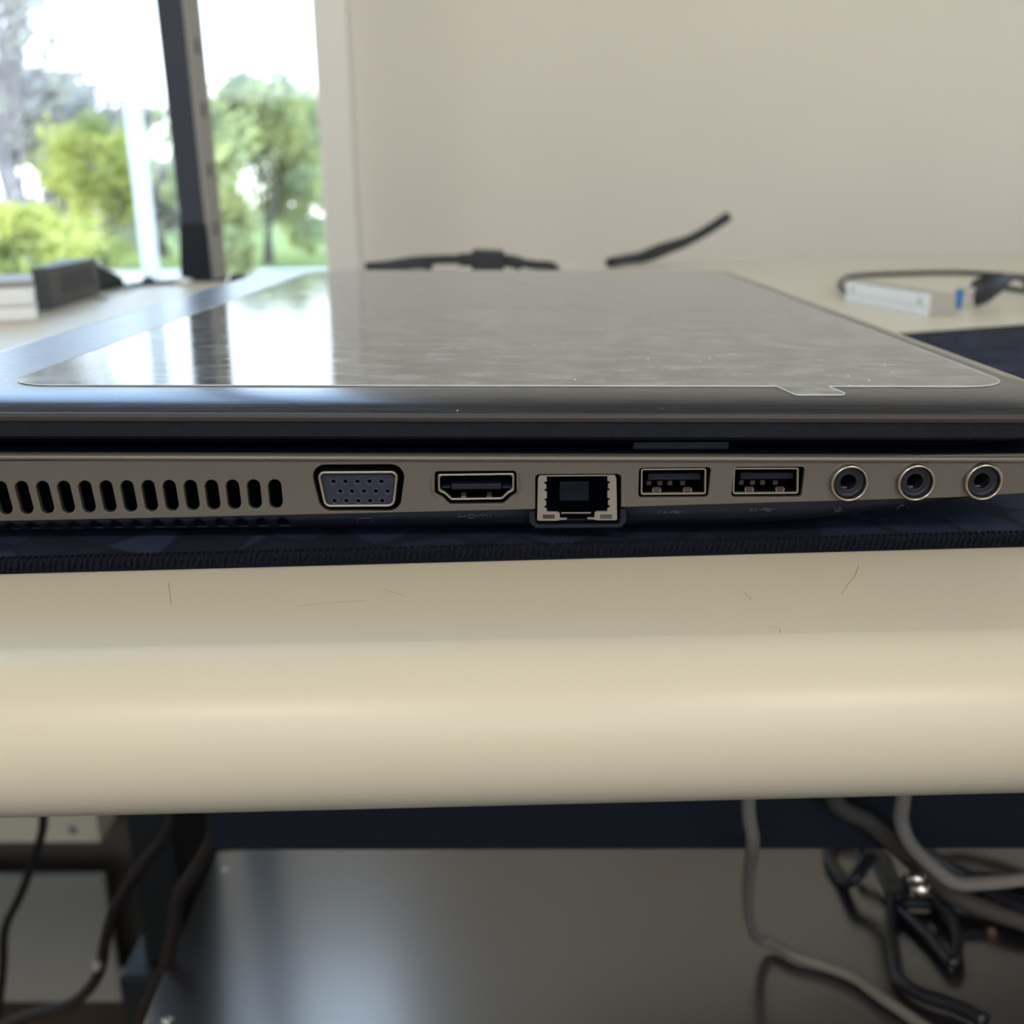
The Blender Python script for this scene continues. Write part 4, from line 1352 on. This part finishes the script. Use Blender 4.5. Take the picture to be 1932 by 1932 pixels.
# cables
def hang(name, pts, r, m_, lab, n=8, **k):
    return tube(name, pts, r, m_, None, n, 10, label=lab, cat='cable', **k)


UD = DZ - DTH - .001
def topof(u, v, Y): p = PY(u, v, Y); return Vector((p.x, Y, UD))
hang('hanging_cable', [topof(92, 1500, .42), PY(82, 1545, .42), PY(66, 1612, .42), PY(38, 1690, .42), PY(10, 1750, .42), PY(5, 1830, .42), PY(-8, 1932, .42), PY(-30, 2050, .42)], .0031, M['bcable'], 'thin dark cable hanging under the desk at the left frame edge')
hang('hanging_cable', [topof(350, 1500, .30), PY(325, 1545, .30), PY(270, 1630, .30), PY(217, 1712, .30), PY(200, 1770, .30), PY(185, 1840, .30), PY(140, 1890, .30), PY(60, 1915, .30), PY(0, 1938, .30), PY(-90, 1990, .30)], .0034, M['bcable'], 'dark cable running down in front of the desk leg and bending away left')
tg = PY(183, 1822, .295)
lathe('cable_tag', [(-.003, .002), (0, .0036), (.003, .002)], tg, (0, .2, 1), M['palegrey'], None, 14, label='tiny white tag on the cable in front of the desk leg', cat='tag')
hang('hanging_cable', [topof(405, 1500, .22), PY(404, 1548, .22), PY(402, 1580, .22), PY(375, 1632, .22), PY(338, 1690, .22), PY(328, 1750, .22), PY(313, 1820, .22), PY(285, 1880, .22), PY(262, 1940, .22), PY(250, 2020, .22)], .0036, M['bcable'], 'dark cable hanging close along the left edge of the glossy case')
hang('grey_cable', [topof(1411, 1500, .09), PY(1412, 1525, .09), PY(1420, 1580, .09), PY(1414, 1640, .112), PY(1411, 1680, .132), PY(1412, 1718, .152), PY(1418, 1748, .170), PY(1430, 1772, .184), CL(1452, 1794, .0045), CL(1500, 1817, .0035), CL(1560, 1835, .0028), CL(1610, 1856, .0028), CL(1660, 1892, .0028), CL(1730, 1940, .0028), CL(1800, 1990, .0028)], .0024, M['gcable'], 'pale grey cable hanging then trailing over the glossy case')
hang('grey_cable', [topof(1703, 1480, .10), PY(1702, 1520, .10), PY(1700, 1548, .10), PY(1716, 1590, .097), PY(1760, 1635, .095), PY(1800, 1664, .095), PY(1860, 1665, .098), PY(1932, 1658, .10), PY(2030, 1650, .10)], .0026, M['gcable'], 'pale grey cable curving to the right above the black tangle')
hang('taupe_cable', [topof(1540, 1480, .108), PY(1575, 1510, .108), PY(1640, 1550, .108), PY(1690, 1595, .110), PY(1740, 1640, .120), PY(1800, 1690, .128), PY(1870, 1720, .130), PY(1940, 1745, .132), PY(2000, 1790, .134)], .0034, M['dcable'], 'taupe cable slanting down behind the curved grey cable')
# tangle of thin black cables on the case
hang('black_cable', [CL(1655, 1568, .02), CL(1600, 1572, .012), CL(1568, 1595, .006), CL(1566, 1630, .004), CL(1590, 1670, .004), CL(1612, 1696, .010), CL(1650, 1684, .020), PY(1690, 1672, .150), PY(1722, 1664, .108)], .0034, M['cable'], 'black cable loop around the small clear patch of the case, ending at the bright pins')
hang('black_cable', [CL(1626, 1664, .004), CL(1630, 1640, .014), CL(1645, 1650, .012), CL(1680, 1700, .004), CL(1688, 1722, .004), CL(1720, 1750, .004), CL(1760, 1790, .004), CL(1798, 1832, .004), CL(1808, 1802, .005), CL(1797, 1760, .006), CL(1765, 1715, .005), CL(1758, 1680, .006)], .0026, M['cable'], 'black cable making the pointed loop low in the tangle')
hang('black_cable', [CL(1760, 1720, .004), CL(1720, 1718, .004), CL(1690, 1725, .0042), CL(1682, 1760, .0042), CL(1690, 1830, .0042), CL(1700, 1868, .0042), CL(1740, 1895, .0042), CL(1800, 1915, .0042), CL(1860, 1945, .0042)], .0030, M['cable'], 'black cable running down from the tangle and off below the frame')
hang('black_cable', [CL(1932, 1700, .010), CL(1880, 1696, .010), CL(1830, 1680, .008), CL(1780, 1655, .008), CL(1752, 1620, .008), CL(1765, 1590, .012), CL(1810, 1578, .014), CL(1870, 1590, .014), CL(1925, 1612, .012), CL(1990, 1640, .010)], .0034, M['cable'], 'black cable arching over the upper right of the tangle')
hang('black_cable', [CL(1770, 1668, .012), CL(1830, 1702, .012), CL(1890, 1730, .010), CL(1950, 1748, .008), CL(2010, 1760, .008)], .0046, M['cable'], 'thick black cable leaving the tangle at the right frame edge')
hang('black_cable', [CL(1770, 1728, .006), CL(1810, 1736, .006), CL(1850, 1735, .006)], .0042, M['cable'], 'short thick black cable end with the copper tip')
c = CL(1866, 1732, .006)
lathe('copper_tip', [(-.004, .0025), (0, .0040), (.004, .0028)], c, (1, .1, 0), M['gold'], None, 14, label='dull copper connector tip in the black tangle', cat='connector')
for (u, v, lab) in ((1729, 1656, 'upper of two bright metal pins in the black tangle'), (1736, 1677, 'lower of two bright metal pins in the black tangle')):
    c = PY(u, v, .102)
    lathe('metal_pin', [(-.003, .0018), (-.001, .0032), (.001, .0032), (.003, .0016)], c, (.6, -.6, .5), M['steel'], None, 16, label=lab, cat='pin', group='bright pins in the cable tangle')

hang('black_cable', [CL(1780, 1650, .004), CL(1820, 1668, .004), CL(1880, 1690, .004), CL(1940, 1700, .004), CL(2010, 1712, .004)], .0052, M['cable'], 'thickest black cable, upper one of the pair leaving the tangle rightwards')
hang('black_cable', [CL(1690, 1722, .008), CL(1730, 1716, .012), CL(1790, 1722, .012), CL(1850, 1716, .010), CL(1900, 1706, .010), CL(1960, 1716, .008)], .0030, M['cable'], 'thin black cable crossing the middle of the tangle')
